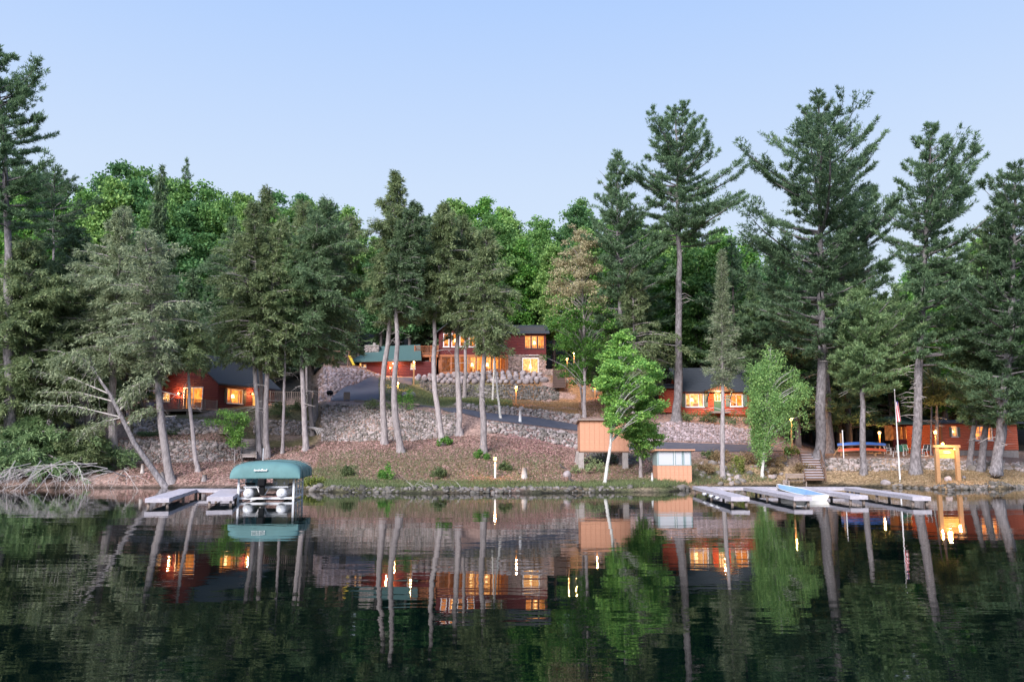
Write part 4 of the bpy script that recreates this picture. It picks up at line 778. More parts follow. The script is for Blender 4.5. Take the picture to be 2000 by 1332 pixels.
def gable_roof(parent, x0, x1, yf, yb, ze, zr, m, oh=.45, th=.14, name='roof'):
    ym = (yf + yb) / 2; sl = (zr - ze) / (ym - yf); b = MB()
    for s_ in (0, 1):
        ya = yf - oh if s_ == 0 else yb + oh; za = ze - sl * oh
        P0 = [(x0 - oh, ya, za), (x1 + oh, ya, za), (x1 + oh, ym, zr), (x0 - oh, ym, zr)]
        b.add(P0 + [(p[0], p[1], p[2] + th) for p in P0], [(0, 1, 2, 3), (7, 6, 5, 4), (0, 4, 5, 1), (1, 5, 6, 2), (3, 2, 6, 7), (0, 3, 7, 4)])
    # shingle courses
    o = b.build(name, M[m], parent); sc_ = MB(); n = int(math.hypot(ym - yf + oh, zr - ze) / .35)
    for k in range(n):
        u = k / n; y_ = yf - oh + (ym - yf + oh) * u; z_ = ze - sl * oh + (zr - ze + sl * oh) * u + th; dy = .33 * math.cos(math.atan(sl)); dz = .33 * math.sin(math.atan(sl))
        sc_.add([(x0 - oh, y_, z_ + .03), (x1 + oh, y_, z_ + .03), (x1 + oh, y_ + dy, z_ + dz + .006), (x0 - oh, y_ + dy, z_ + dz + .006), (x0 - oh, y_, z_), (x1 + oh, y_, z_)], [(0, 1, 2, 3), (4, 5, 1, 0)])
    s_ = sc_.build('shingles', M[m], o); s_['kind'] = 'stuff'
    return o
def slab(name, poly, th, m, parent):
    """a sloping slab from its lower face's corner points"""
    n = len(poly); return MB().add(list(poly) + [(p[0], p[1], p[2] + th) for p in poly], [tuple(range(n))[::-1], tuple(range(n, 2 * n))] + [(i, (i + 1) % n, (i + 1) % n + n, i + n) for i in range(n)]).build(name, M[m], parent)
_bal = {}
def railing(parent, a, b, h, m, gap=.16, posts=2.2):
    """top and bottom rail as one part, every baluster and post its own"""
    a, b = Vector(a), Vector(b); d = (b - a); L_ = d.length; d.normalize(); rz = math.atan2(d.y, d.x)
    r_ = MB().box(0, L_, -.04, .04, h - .05, h).box(0, L_, -.03, .03, .08, .14).build('rail', M[m], parent); r_.location = a; r_.rotation_euler = (0, 0, rz)
    key = (m, h)
    if key not in _bal:
        _bal[key] = [None, None]
    n = int(L_ / gap)
    for k in range(n + 1):
        p = a + d * L_ * k / n; isp = k % max(1, round(posts / gap)) == 0 or k == n; i = 1 if isp else 0
        if _bal[key][i] is None:
            w_ = .055 if isp else .022; mb = MB().box(-w_, w_, -w_, w_, -.02 if isp else .1, h + .06 if isp else h - .055); q = mb.build('rail_post' if isp else 'baluster', M[m], parent); _bal[key][i] = q.data
        else: q = obj('rail_post' if isp else 'baluster', _bal[key][i], None, parent)
        q.location = p; q.rotation_euler = (0, 0, rz)
M['blind'] = mat('blind', (.48, .49, .54), .6)
def lamp_light(parent, p, W, r=.06):
    l = bpy.data.lights.new('glow', 'POINT'); l.energy = W * 3.4; l.color = (1, .50, .17); l.shadow_soft_size = r; o = bpy.data.objects.new('glow', l); C.objects.link(o); o.parent = parent; o.location = p
def bulb(parent, p, r=.09, name='bulb'):
    v = IV * r; me = mesh_np(name, v, IF); o = obj(name, me, M['bulb'], parent, True); o.location = p; return o
def lamp_post(px, pyb, pyt, label, W=25, w_=.09, m='post_wood', Y=None, br=.10, cat='lamp post'):
    b = hit(px, pyb) if Y is None else gpx(px, Y); s = F / b.y; z1 = at(px, pyt, b.y).z; h = z1 - b.z
    t = thing('lamp_post', label, cat, b); MB().box(-w_, w_, -w_, w_, -.2, h - .16).build('post', M[m], t)
    MB().box(-.13, .13, -.13, .13, h + .13, h + .17).tube([(0, 0, h + .17), (0, 0, h + .24)], [.13, .02], 8).build('cap', M['dark_trim'], t)
    hg = MB()
    for sx in (-.1, .1):
        for sy in (-.1, .1): hg.box(sx - .012, sx + .012, sy - .012, sy + .012, h - .16, h + .13)
    hg.box(-.12, .12, -.12, .12, h - .16, h - .13).build('lantern_frame', M['dark_trim'], t)
    bulb(t, (0, 0, h), br); lamp_light(t, (0, -.22, h + .05), W)

# ---------------- main lodge
YL = 116.; oL = at(857, 733, YL); lodge = thing('lodge', 'large two storey red log lodge above the boulder wall, upper windows lit', 'house', oL)
def lx(px): return (px - 857) / (F / (YL * CT + (oL.z - CH) * ST))
def lz(py): return at(900, py, YL).z - oL.z
W0 = lx(857); W1 = lx(1066); z1, z2, z3 = lz(693), lz(656), lz(650)
ups = [(865, 877, 651, 678), (881, 893, 651, 678), (897, 909, 652, 678), (915, 929, 655, 678), (949, 962, 655, 669), (969, 981, 655, 669), (1025, 1037, 657, 681), (1038, 1049.5, 657, 681), (1050.5, 1063, 657, 681)]
ops = [(lx(a), lx(b), lz(d), lz(c_)) for a, b, c_, d in ups]
log_wall(lodge, 0, 0, 0, W1, z1 + .02, z3, 'red_log', ops)
for i, (a, b, c_, d) in enumerate(ops):
    window(lodge, a, 0, c_, 0, b - a, d - c_, vm=(), frame='white_paint' if i < 6 else 'dark_trim', room='lit_orange' if i < 6 else 'lit_warm' if i == 7 else 'lit_orange', t=.12 if i < 6 else .07, depth=2.2, lampx=.55 if i in (1, 7) else None)
# bay gable at the left end
gx0, gx1, ga = -.25, lx(893) + .2, lx(873)
gb = MB().prism([(gx0, z3), (gx1, z3), (ga, lz(636))], -.02, .25); gb.build('gable', M['red_log'], lodge)
for s_, (xa, xb) in enumerate(((gx0 - .35, ga), (gx1 + .35, ga))):
    slab('roof', [(xa, -.6, z3 - .25), (xb, -.6, lz(634)), (xb, 6, lz(634)), (xa, 6, z3 - .25)] if s_ == 0 else [(xb, -.603, lz(634) + .002), (xa, -.603, z3 - .25), (xa, 6, z3 - .25), (xb, 6, lz(634) + .002)], .14, 'slate_roof', lodge)
gable_roof(lodge, lx(896), W1, 0, 9.5, z3, z3 + 1.7, 'slate_roof', .55)
MB().box(lx(893), W1, .3, 9, z3 - .3, z3 + .9).build('attic', M['dark_trim'], lodge)
log_wall(lodge, 0, 9, -R(90), 9, z1, z3, 'red_log'); log_wall(lodge, W1, 0, R(90), 9.5, z1, z3, 'red_log', name='side_wall')
# lower floor: cedar screened porch and fieldstone wall
xp = lx(992); MB().box(0, xp, -.15, .05, z1 - .3, z1 + .018).box(0, xp, -.12, .05, -.35, lz(726)).build('porch_beam', M['cedar'], lodge)
for px in (858, 861, 881, 898, 915, 930, 945, 960, 975, 988, 991):
    MB().box(lx(px) - .12, lx(px) + .12, -.1, .06, lz(726), z1 - .3).build('porch_post', M['cedar'], lodge)
for a, b, rm in ((862, 880, 'lit_dim'), (882, 897, 'lit_dim'), (899, 914, 'lit_dim'), (916, 929, 'lit_warm'), (931, 944, 'lit_orange'), (946, 959, 'lit_warm'), (961, 974, 'lit_orange'), (976, 987, 'lit_dim')):
    window(lodge, lx(a), .02, lz(726), 0, lx(b) - lx(a), lz(698) - lz(726), vm=(.5,), frame='dark_trim', room=rm, t=.05, depth=3, lampx=.4 if rm == 'lit_warm' else None, name='screen_window', sill=False)
xs0, xs1 = lx(992), W1; dA, dB, dT = lx(1020), lx(1052), lz(699)
sb = MB().box(xs0, dA, .02, .4, -.5, z1).box(dB, xs1, .02, .4, -.5, z1).box(dA, dB, .02, .4, dT, z1); sb.build('stone_wall', M['fieldstone'], lodge)
fs = []; q_ = rng.uniform(0, 1, (900, 2)); Pw = np.stack([xs0 + (xs1 - xs0) * q_[:, 0], np.full(900, .0), -.3 + (z1 + .25) * q_[:, 1]], -1); Pw = Pw[~((Pw[:, 0] > dA - .15) & (Pw[:, 0] < dB + .15) & (Pw[:, 2] < dT + .15))]
V_, T_ = stones(Pw, rng.uniform(.1, .24, len(Pw))); V_[:, 1] *= .45; s_ = obj('wall_stones', mesh_np('wall_stones', V_, T_), M['fieldstone'], lodge); s_['kind'] = 'stuff'
window(lodge, dA, 0, -.05, 0, dB - dA, dT + .05, vm=(.5,), room='lit_warm', t=.12, depth=2.6, lampx=.5, name='sliding_door', sill=False)
log_wall(lodge, 0, 8, -R(90), 8, -.4, z1, 'orange_log', name='lower_side_wall')
MB().box(lx(1040) - 1.0, lx(1040) + .9, -.3, -.05, z1 - .12, z1 - .06).build('flood_lamp', M['white_paint'], lodge)
MB().box(-.3, W1 + .8, -1.9, -.16, -.6, -.36).build('terrace_slab', M['concrete'], lodge)
# side deck
dk = lodge; dx0 = lx(810); zf = lz(692)
MB().box(dx0, -.07, -.6, 4.2, zf - .45, zf - .06).build('deck_beam', M['cedar'], dk); MB().box(dx0 - .05, -.07, -.66, 4.3, zf - .055, zf).build('deck_floor', M['deck_wood'], dk)
for X_ in (dx0 + .1, dx0 + 2.2, -.4): MB().box(X_ - .1, X_ + .1, -.5, -.3, -.3, zf - .455).build('deck_post', M['cedar'], dk)
railing(dk, (dx0, -.55, zf), (-.1, -.55, zf), 1.15, 'cedar'); railing(dk, (dx0, 4.1, zf), (dx0, -.55, zf), 1.15, 'cedar')
# chimney column and stone stairs right of the lodge
cb = at(1073, 752, 113.5); cs = thing('stone_pier', 'square fieldstone pier at the right corner of the lodge terrace', 'stone pier', cb)
MB().box(-.55, .55, 0, 1.2, -.6, 2.2).build('core', M['fieldstone'], cs)
q_ = rng.uniform(0, 1, (150, 2)); V_, T_ = stones(np.stack([-.5 + q_[:, 0], np.full(150, -.02), -.4 + 2.5 * q_[:, 1]], -1), rng.uniform(.12, .22, 150)); V_[:, 1] *= .5; s_ = obj('facing_stones', mesh_np('facing_stones', V_, T_), M['fieldstone'], cs); s_['kind'] = 'stuff'
def stairs(px, y0p, Y0, px1, y1p, Y1, w_, n, label, m, rails=False, name='stairs'):
    a, b = at(px, y0p, Y0), at(px1, y1p, Y1); t = thing(name, label, 'stairs', a); d = b - a; r_ = MB().box(-w_ / 2, w_ / 2, -.02, .02, 0, d.z / n - .04); r_me = None
    for k in range(n):
        p = d * (k / n)
        if k == 0:
            o1 = MB().box(-w_ / 2, w_ / 2, -.06, d.y / n + .02, 0, .055).build('tread', M[m if isinstance(m, str) else m[0]], t); o2 = MB().box(-w_ / 2 + .03, w_ / 2 - .03, 0, .05, 0, d.z / n - .003).build('riser', M[m if isinstance(m, str) else m[1]], t); m1, m2 = o1.data, o2.data
        else: o1 = obj('tread', m1, None, t); o2 = obj('riser', m2, None, t)
        o1.location = p + Vector((0, 0, d.z / n)); o2.location = p
    for sx in (-w_ / 2 - .05, w_ / 2 + .05): MB().bar((sx, -.1, .05), (sx + d.x, d.y, d.z + .05), .08, .3).build('stringer', M[m if isinstance(m, str) else m[1]], t)
    if rails:
        for sx in (w_ / 2 + .1,):
            for u in (0, .5, 1): MB().bar((sx + d.x * u, d.y * u, d.z * u), (sx + d.x * u, d.y * u, d.z * u + 1), .09).build('rail_post', M[m[1]], t)
            MB().bar((sx, 0, .95), (sx + d.x, d.y, d.z + .95), .07).build('handrail', M[m[1]], t)
    return t
stairs(1092, 757, 108.5, 1092, 722, 114, 1.6, 12, 'dark brown timber stairs climbing to the right end of the lodge', 'brown_steps')
stairs(1592, 938, 67.2, 1580, 888, 72, 1.5, 10, 'timber garden stairs with pale treads beside the giant pine', ('dock_wood', 'deck_wood'), True)
stairs(486, 893, 70.5, 486, 858, 76.5, 1.2, 7, 'rough stone steps climbing the bank behind the green sapling', 'stone')
stairs(441, 847, 75.2, 436, 832, 77.6, 1.4, 4, 'short weathered wooden steps at the corner of the left deck', 'weathered')

# ---------------- garage with the green roof
YG_ = 113.; oG = at(716, 736, YG_); gar = thing('garage', 'low red log garage with a wide green roof and stone chimney', 'garage', oG)
gx = lambda px: (px - 716) / (F / (YG_ * CT + (oG.z - CH) * ST)); gz = lambda py: at(760, py, YG_).z - oG.z
ow = [(gx(802), gx(811), gz(721), gz(710)), (gx(704), gx(716), gz(718), gz(711))]
log_wall(gar, gx(705), 0, 0, gx(848) - gx(705), -1.5, gz(706), 'red_log', [(ow[0][0] - gx(705), ow[0][1] - gx(705), ow[0][2], ow[0][3]), (gx(766) - gx(705), gx(778) - gx(705), -.1, gz(711)), (0, gx(715) - gx(705), gz(717.5), gz(711.5))])
window(gar, ow[0][0], 0, ow[0][2], 0, ow[0][1] - ow[0][0], ow[0][3] - ow[0][2], vm=(.5,), room='lit_warm'); window(gar, gx(705), 0, gz(717.5), 0, gx(715) - gx(705), gz(711.5) - gz(717.5), vm=(.5,), room='lit_warm')
window(gar, gx(766), 0, -.1, 0, gx(778) - gx(766), gz(711) + .1, vm=(), room='lit_orange', frame='red_log', name='door', sill=False)
e0, e1, r0_, r1_ = gx(683), gx(824), gx(722), gx(812); ze, zr = gz(709), gz(683) + .9; yr = 5.
slab('roof', [(e0, -.9, ze), (e1, -.9, ze + .25), (r1_, yr, zr + .3), (r0_, yr, zr)], .16, 'green_roof', gar)
slab('roof', [(e0, 9, ze), (e0, -.9, ze), (r0_, yr, zr)], .16, 'green_roof', gar)
MB().box(gx(705), gx(706) + .1, .1, 8, -1.5, ze).box(gx(847), gx(848), .1, 8, -1, ze).build('end_wall', M['red_log'], gar)
ch = MB().box(gx(706), gx(732), 2.6, 4.4, ze, gz(674) + .15).build('chimney', M['concrete'], gar)
q_ = rng.uniform(0, 1, (260, 2)); V_, T_ = stones(np.stack([gx(706) + (gx(732) - gx(706)) * q_[:, 0], np.full(260, 2.58), ze + 1 + (gz(674) - ze - .9) * q_[:, 1]], -1), rng.uniform(.1, .2, 260)); V_[:, 1] = 2.58 + (V_[:, 1] - 2.58) * .4; s_ = obj('chimney_stones', mesh_np('chimney_stones', V_, T_), M['stone'], ch); s_['kind'] = 'stuff'
MB().box(gx(705), gx(733), 2.4, 4.6, gz(674) + .153, gz(674) + .3).build('chimney_cap', M['concrete'], ch)
MB().tube([(gx(722), 3.4, gz(674) + .3), (gx(722), 3.4, gz(674) + .75)], .22, 8).build('chimney_pot', M['concrete'], ch)
bulb(gar, (gx(768), -.35, gz(711)), .13, 'wall_lamp'); lamp_light(gar, (gx(768), -.6, gz(711)), 70)

# ---------------- left cabin
rzc = R(-22); cc = at(425, 800, 84.5); cab = thing('left_cabin', 'x', 'cabin', cc, rzc); cab.name = 'log_cabin'; cab['label'] = 'dark red gabled log cabin with a railed deck among the left hemlocks'
GW, SL, EH, RH = 7.6, 9.0, 2.95, 5.9     # gable width, depth, eave height, ridge height
dr = (-2.75, -.95); ops = [(GW + dr[0] - 2.0 + .0, GW + dr[1] - 2.0, .25, 2.45)]
def gclip(z): return (0, GW) if z < EH else ((z - EH) / (RH - EH) * GW / 2, GW - (z - EH) / (RH - EH) * GW / 2)
log_wall(cab, -GW, 0, 0, GW, -1.2, RH, 'red_log', [(GW - 4.55, GW - 1.95, .1, 2.35), (.25, 1.2, .95, 1.85)], clip=gclip)
window(cab, -4.55, 0, .1, 0, 2.6, 2.3, vm=(.5,), room='lit_orange', t=.11, depth=2, lampx=.85, name='sliding_door', sill=False); window(cab, -GW + .25, 0, .95, 0, .95, .9, vm=(.5,), room='lit_warm')
side = [(1.2, 3.7, .75, 2.2)]
log_wall(cab, 0, 0, R(90), SL, -1.2, EH, 'red_log', side + [(5.2, 6.1, 0, 2.1)], name='side_wall')
window(cab, .0, 1.2, .75, R(90), 2.5, 1.5, vm=(.25, .75), hm=(), room='lit_orange', shutters='dark_trim', depth=2, lampx=.8); window(cab, 0, 5.2, 0, R(90), .9, 2.1, vm=(), room='lit_warm', frame='green_door', name='door', sill=False)
for s_ in (0, 1):
    xm = -GW / 2; xe = .55 if s_ == 0 else -GW - .55; zE = EH - .42
    slab('roof', [(xe, -.6, zE), (xm, -.6, RH), (xm, SL + .5, RH), (xe, SL + .5, zE)] if s_ else [(xm, -.603, RH + .003), (xe, -.603, zE), (xe, SL + .5, zE), (xm, SL + .5, RH + .003)], .16, 'slate_roof', cab)
bulb(cab, (-5.0, -.3, 1.75), .13, 'wall_lamp'); lamp_light(cab, (-5.0, -.5, 1.75), 38); bulb(cab, (.3, 4.9, 1.9), .09, 'wall_lamp'); lamp_light(cab, (.6, 4.9, 1.9), 28)
fz = -.05; MB().box(-GW - .3, .1, -4.2, -.1, fz - .28, fz - .06).build('deck_beam', M['weathered'], cab); MB().box(-GW - .35, .15, -4.25, -.08, fz - .055, fz).build('deck_floor', M['weathered'], cab)
for X_ in (-GW, -5, -2.6, -.1): MB().box(X_ - .12, X_ + .12, -4.1, -3.85, -1.9, fz - .285).build('deck_post', M['weathered'], cab)
railing(cab, (-GW - .25, -4.15, fz), (.05, -4.15, fz), .95, 'weathered', .17); railing(cab, (.05, -4.15, fz), (.05, -.2, fz), .95, 'weathered', .17)
MB().box(.08, .12, -.05, SL * .6, 2.6, 2.75).build('rain_gutter', M['dark_trim'], cab)
hb = cab.matrix_basis @ Vector((-5.6, -3.2, fz)); ht = thing('covered_tub', 'box shaped tub under a blue cover on the left cabin deck', 'hot tub', hb, rzc)
MB().box(-.9, .9, -.6, .6, .005, .62).build('tub', M['deck_wood'], ht); MB().box(-.95, .95, -.65, .65, .63, .78).box(-.96, .96, -.67, -.652, .3, .78).build('cover', M['tarp_blue'], ht)

# fence deck between the trunks and the kettle grill
fa, fb2 = gpx(527, 88), gpx(632, 90); fn = thing('deck_railing', 'weathered picket railing behind the trunk cluster left of the grill', 'railing', fa)
za = at(527, 785, 88).z - fa.z; MB().bar((0, 0, za - .15), tuple((fb2 - fa) + Vector((0, 0, at(632, 783, 90).z - fb2.z - .15))), .3, .12).build('beam', M['weathered'], fn)
railing(fn, (0, 0, za), tuple((fb2 - fa).xy) + (za + (fb2 - fa).z * 0,), 1.15, 'weathered', .2)
gb_ = gpx(644, 87.5); gr = thing('kettle_grill', 'black round kettle barbecue on white legs at the driveway corner', 'grill', gb_)
kb = MB(); v = IV
bowl = [(0, 0, .55), (0, 0, .62), (0, 0, .75), (0, 0, .85)]; kb.tube(bowl, [.12, .28, .36, .37], 12).build('bowl', M['black'], gr, True); MB().tube([(0, 0, .86), (0, 0, .98), (0, 0, 1.07), (0, 0, 1.12)], [.375, .33, .2, .04], 12).build('lid', M['black'], gr, True)
for k in range(3):
    a = k * 2.09 + .5; MB().bar((math.cos(a) * .2, math.sin(a) * .2, .6), (math.cos(a) * .38, math.sin(a) * .38, -.02), .03).build('leg', M['white_paint'], gr)
# play set with yellow slide
pb = gpx(678, 107.5); ps = thing('swing_set', 'wooden swing frame with a yellow slide above the rock slope', 'swing set', pb)
for x_ in (-1.9, .2):
    for s_ in (-1, 1): MB().bar((x_ + s_ * .05, s_ * .7, -.1), (x_, 0, 2.1), .1).build('leg', M['deck_wood'], ps)
MB().bar((-2.0, 0, 2.12), (.4, 0, 2.12), .12).build('top_beam', M['deck_wood'], ps); MB().bar((.3, -.2, 1.5), (1.1, -1.2, .15), .35, .06).build('slide', M['yellow'], ps); MB().box(-.2, .6, -.4, .6, 1.3, 1.38).build('platform', M['deck_wood'], ps)

# ---------------- middle cabin
YM = 87.; oM = at(1333, 803, YM); mc = thing('log_cabin', 'orange-red log cabin with dark roof and green door behind the lone spruce', 'cabin', oM)
mx_ = lambda px: (px - 1333) / (F / (YM * CT + (oM.z - CH) * ST)); mz = lambda py: at(1400, py, YM).z - oM.z
wL, wR = (mx_(1339), mx_(1375), mz(795), mz(768)), (mx_(1426), mx_(1451), mz(794), mz(770)); dD = (mx_(1394.5), mx_(1410), .02, mz(764))
MW = mx_(1476); log_wall(mc, 0, 0, 0, MW, -.4, mz(760), 'orange_log', [wL, wR, dD])
window(mc, wL[0], 0, wL[2], 0, wL[1] - wL[0], wL[3] - wL[2], vm=(.25, .72), room='lit_warm', shutters='shutter', depth=2, lampx=.45); window(mc, wR[0], 0, wR[2], 0, wR[1] - wR[0], wR[3] - wR[2], vm=(.5,), room='lit_orange', shutters='shutter', depth=2)
db = MB().box(dD[0], dD[1], -.06, .02, 0, dD[3] * .5).box(dD[0], dD[0] + .1, -.06, .02, dD[3] * .5, dD[3]).box(dD[1] - .1, dD[1], -.06, .02, dD[3] * .5, dD[3]).box(dD[0] + .1, dD[1] - .1, -.06, .02, dD[3] - .1, dD[3]).build('door', M['green_door'], mc)
window(mc, dD[0] + .1, .02, dD[3] * .5, 0, dD[1] - dD[0] - .2, dD[3] * .5 - .1, vm=(.5,), hm=(.5,), t=.05, room='lit_warm', name='door_window', sill=False)
gable_roof(mc, -.1, MW, 0, 7.5, mz(760), mz(760) + 2.5, 'slate_roof', .5)
log_wall(mc, 0, 7.5, -R(90), 7.5, -.4, mz(760), 'orange_log', name='side_wall'); log_wall(mc, MW, 0, R(90), 7.5, -.4, mz(760), 'orange_log', name='side_wall')
for X_ in (.0, MW): MB().add([(X_, 0, mz(760)), (X_, 7.5, mz(760)), (X_, 3.75, mz(760) + 2.45), (X_ + .1, 0, mz(760)), (X_ + .1, 7.5, mz(760)), (X_ + .1, 3.75, mz(760) + 2.45)], [(0, 1, 2), (5, 4, 3), (0, 2, 5, 3), (1, 4, 5, 2)]).build('gable', M['orange_log'], mc)
# entry gable over the door
pc = (dD[0] + dD[1]) / 2
for s_ in (-1, 1): slab('porch_roof', [(pc, -1.5, mz(751)), (pc + s_ * 1.55, -1.5, mz(765)), (pc + s_ * 1.55, 1.2, mz(765)), (pc, 1.2, mz(751))] if s_ > 0 else [(pc - 1.55, -1.5, mz(765)), (pc, -1.503, mz(751) + .003), (pc, 1.2, mz(751) + .003), (pc - 1.55, 1.2, mz(765))], .1, 'slate_roof', mc)
MB().prism([(pc - 1.3, mz(764)), (pc + 1.3, mz(764)), (pc, mz(753))], -1.3, -1.25).build('porch_gable', M['cedar'], mc)
for s_ in (-1, 1): MB().bar((pc + s_ * 1.2, -.08, mz(785)), (pc + s_ * 1.2, -1.3, mz(766)), .12).build('bracket', M['shutter'], mc)
MB().box(pc - 1, pc + 1, -1.4, -.08, -.25, -.05).build('doorstep', M['weathered'], mc); bulb(mc, (pc, -.7, mz(760.5)), .14, 'porch_lamp'); lamp_light(mc, (pc, -.9, mz(763)), 65)
# its lower wing to the left
log_wall(mc, mx_(1292), 1.2, 0, mx_(1333) - mx_(1292), -.1, mz(757), 'orange_log', name='wing_wall'); slab('wing_roof', [(mx_(1290), .7, mz(757)), (-.05, .7, mz(757)), (-.05, 4.5, mz(745)), (mx_(1290), 4.5, mz(745))], .12, 'slate_roof', mc)

# ---------------- far right cabin and screened porch behind
YR = 79.; oR = at(1843, 892, YR); rc = thing('log_cabin', 'low orange log cabin behind three leaning pines at far right', 'cabin', oR)
rx_ = lambda px: (px - 1843) / (F / (YR * CT + (oR.z - CH) * ST)); rz_ = lambda py: at(1900, py, YR).z - oR.z
w1 = (rx_(1861), rx_(1873), rz_(853), rz_(834)); w2 = (rx_(1905), rx_(1941), rz_(860), rz_(832)); RW = rx_(1990)
log_wall(rc, 0, 0, 0, RW, rz_(879), rz_(828), 'lamplit_log', [w1, w2]); MB().box(0, RW, .0, .3, -.6, rz_(879)).build('foundation', M['concrete'], rc)
window(rc, w1[0], 0, w1[2], 0, w1[1] - w1[0], w1[3] - w1[2], vm=(), room='lit_warm', shutters='shutter', lampx=.5); window(rc, w2[0], 0, w2[2], 0, w2[1] - w2[0], w2[3] - w2[2], vm=(.33, .66), room='lit_orange', depth=1.6, lampx=.85)
slab('roof', [(-.5, -.6, rz_(828) + .02), (RW + .5, -.6, rz_(828) + .02), (RW + .5, 4, rz_(828) + .4), (-.5, 4, rz_(828) + .4)], .14, 'slate_roof', rc); MB().box(-.14, .0, -.09, .14, rz_(879), rz_(828)).build('corner_board', M['cedar'], rc)
log_wall(rc, 0, 7, -R(90), 7, 0, rz_(828), 'lamplit_log', name='side_wall')
YS = 90.; oS = at(1746, 886, YS); sp = thing('screened_porch', 'dim screened porch with green roof and lit slatted bays behind the flagpole', 'porch', oS)
sx2 = lambda px: (px - 1746) / (F / (YS * CT + (oS.z - CH) * ST)); sz2 = lambda py: at(1790, py, YS).z - oS.z
log_wall(sp, 0, 0, 0, sx2(1850), -.4, sz2(858), 'red_log'); MB().box(0, sx2(1850), -.06, .08, sz2(833), sz2(829)).build('header', M['red_log'], sp)
for k, (a, b) in enumerate(((1748, 1757), (1759, 1768), (1770, 1780), (1796, 1805), (1807, 1817), (1819, 1831), (1833, 1845))):
    window(sp, sx2(a), 0, sz2(858), 0, sx2(b) - sx2(a), sz2(833) - sz2(858), vm=(.35, .7), room=('lit_dim', 'lit_dim', 'lit_orange', 'lit_orange', 'lit_red', 'lit_orange', 'lit_dim')[k], frame='cedar', t=.07, depth=1.6, name='screen_window', sill=False)
slab('roof', [(-.6, -.8, sz2(829)), (sx2(1850), -.8, sz2(829)), (sx2(1845), 4, sz2(818) + .3), (.9, 4, sz2(818) + .3)], .14, 'green_roof', sp)

# ---------------- orange shed on blocks, and the boathouse
def panel_wall(parent, x0, x1, y, z0, z1, w_, m='plywood'):
    n = max(1, round((x1 - x0) / w_)); c_ = (x1 - x0) / n; me = None
    for k in range(n):
        if me is None: q = MB().box(.02, c_ - .02, -.03, 0, z0, z1).build('panel', M[m], parent); me = q.data
        else: q = obj('panel', me, None, parent)
        q.location = (x0 + k * c_, y, 0)
bS = at(1133, 881, 67.5); s1 = thing('storage_shed', 'blank windowless orange shed raised on blocks by the paved path', 'shed', bS); SW = 95 / (F / 67.5); SH = at(1133, 821, 67.5).z - bS.z
MB().box(.01, SW - .01, .0, 2.6, 0, SH).build('body', M['plywood'], s1); panel_wall(s1, 0, SW, 0, 0, SH, .41)
slab('roof', [(-.15, -.3, SH + .003), (SW + .15, -.3, SH + .003), (SW + .15, 2.8, SH - .25), (-.15, 2.8, SH - .25)], .12, 'weathered', s1)
MB().box(-.02, SW + .02, -.0, .15, -.12, -.003).build('skid', M['deck_wood'], s1)
for X_ in (-.15, SW - .55): 
    b0 = float(ground(bS.x + X_ + .25, bS.y + .3)) - bS.z; MB().box(X_, X_ + .45, -.05, .4, min(-.5, b0 - .2), -.12).build('block', M['concrete'], s1); MB().box(X_, X_ + .45, 2.1, 2.5, -1.2, -.003).build('block', M['concrete'], s1)
bB = hit(1284, 941); s2 = thing('boathouse', 'small orange plank boathouse with closed grey shuttered counter windows', 'shed', bB); sc2 = F / bB.y; BW = 67 / sc2; BH = at(1284, 880, bB.y).z - bB.z; BM = BH * .52
MB().box(.02, BW - .02, .0, 2.0, -.2, BM).build('body', M['plywood'], s2); panel_wall(s2, 0, BW, 0, -.05, BM - .0, .31)
MB().box(.01, BW - .01, .05, 2.0, BM + .003, BH).build('upper_wall', M['grey_trim'], s2)
for a, b in ((.03, .48), (.52, .73), (.77, .97)):
    x0_, x1_ = a * BW, b * BW; f = MB().box(x0_, x1_, -.05, .045, BM + .01, BM + .07).box(x0_, x1_, -.05, .045, BH - .07, BH - .01).box(x0_, x0_ + .05, -.051, .044, BM + .07, BH - .07).box(x1_ - .05, x1_, -.051, .044, BM + .07, BH - .07).build('hatch', M['grey_trim'], s2)
    MB().box(x0_ + .05, x1_ - .05, -.02, .04, BM + .2, BH - .07).build('blind', M['blind'], f); MB().box(x0_ + .05, x1_ - .05, -.03, .041, BM + .07, BM + .195).build('sill_board', M['blind'], f)
MB().box(BW * .5 - .02, BW * .5 + .03, -.054, -.0515, BM, BH).build('batten', M['white_paint'], s2)
slab('roof', [(-.18, -.3, BH + .003), (BW + .22, -.3, BH + .003), (BW + .22, 2.3, BH - .2), (-.18, 2.3, BH - .2)], .1, 'plywood', s2)

# ---------------- lamps
lamp_post(777, 790, 749, 'short lit path lamp on the grass beside the paired trunks', 40, Y=98)
lamp_post(808, 753, 708, 'tall lit lamp on a wooden post in front of the side deck', 60, Y=108)
lamp_post(762, 745, 719, 'thin black lamp stake at the top of the driveway', 20, .03, 'dark_trim', Y=106)
lamp_post(1008, 790, 757, 'lit lamp on the grass under the middle of the boulder wall', 50)
lamp_post(1108, 752, 702, 'lit lamp left and lowest of the pair beyond the stone pier', 40, Y=114)
lamp_post(1121.6, 745, 691, 'lit lamp highest beyond the stone pier', 50, Y=118)
lamp_post(1124, 760, 717, 'small lit lamp glimpsed through the green maple leaves', 20, Y=112)
lamp_post(1162, 778, 754, 'lit lamp among shrubs right of the slender maple', 30)
lamp_post(967, 935, 897, 'lit lamp on a white post near the waterline', 28, .07, 'white_paint')
lamp_post(1547, 879, 820, 'tall lit lamp on a post beside the weeping birch', 110, .07)
lamp_post(1719, 884, 846, 'lit lamp on a wooden post left of the patio chairs', 60, .08)
lamp_post(1829, 884, 845, 'lit lamp against the small pine trunk behind the sign', 50, .05, Y=75)
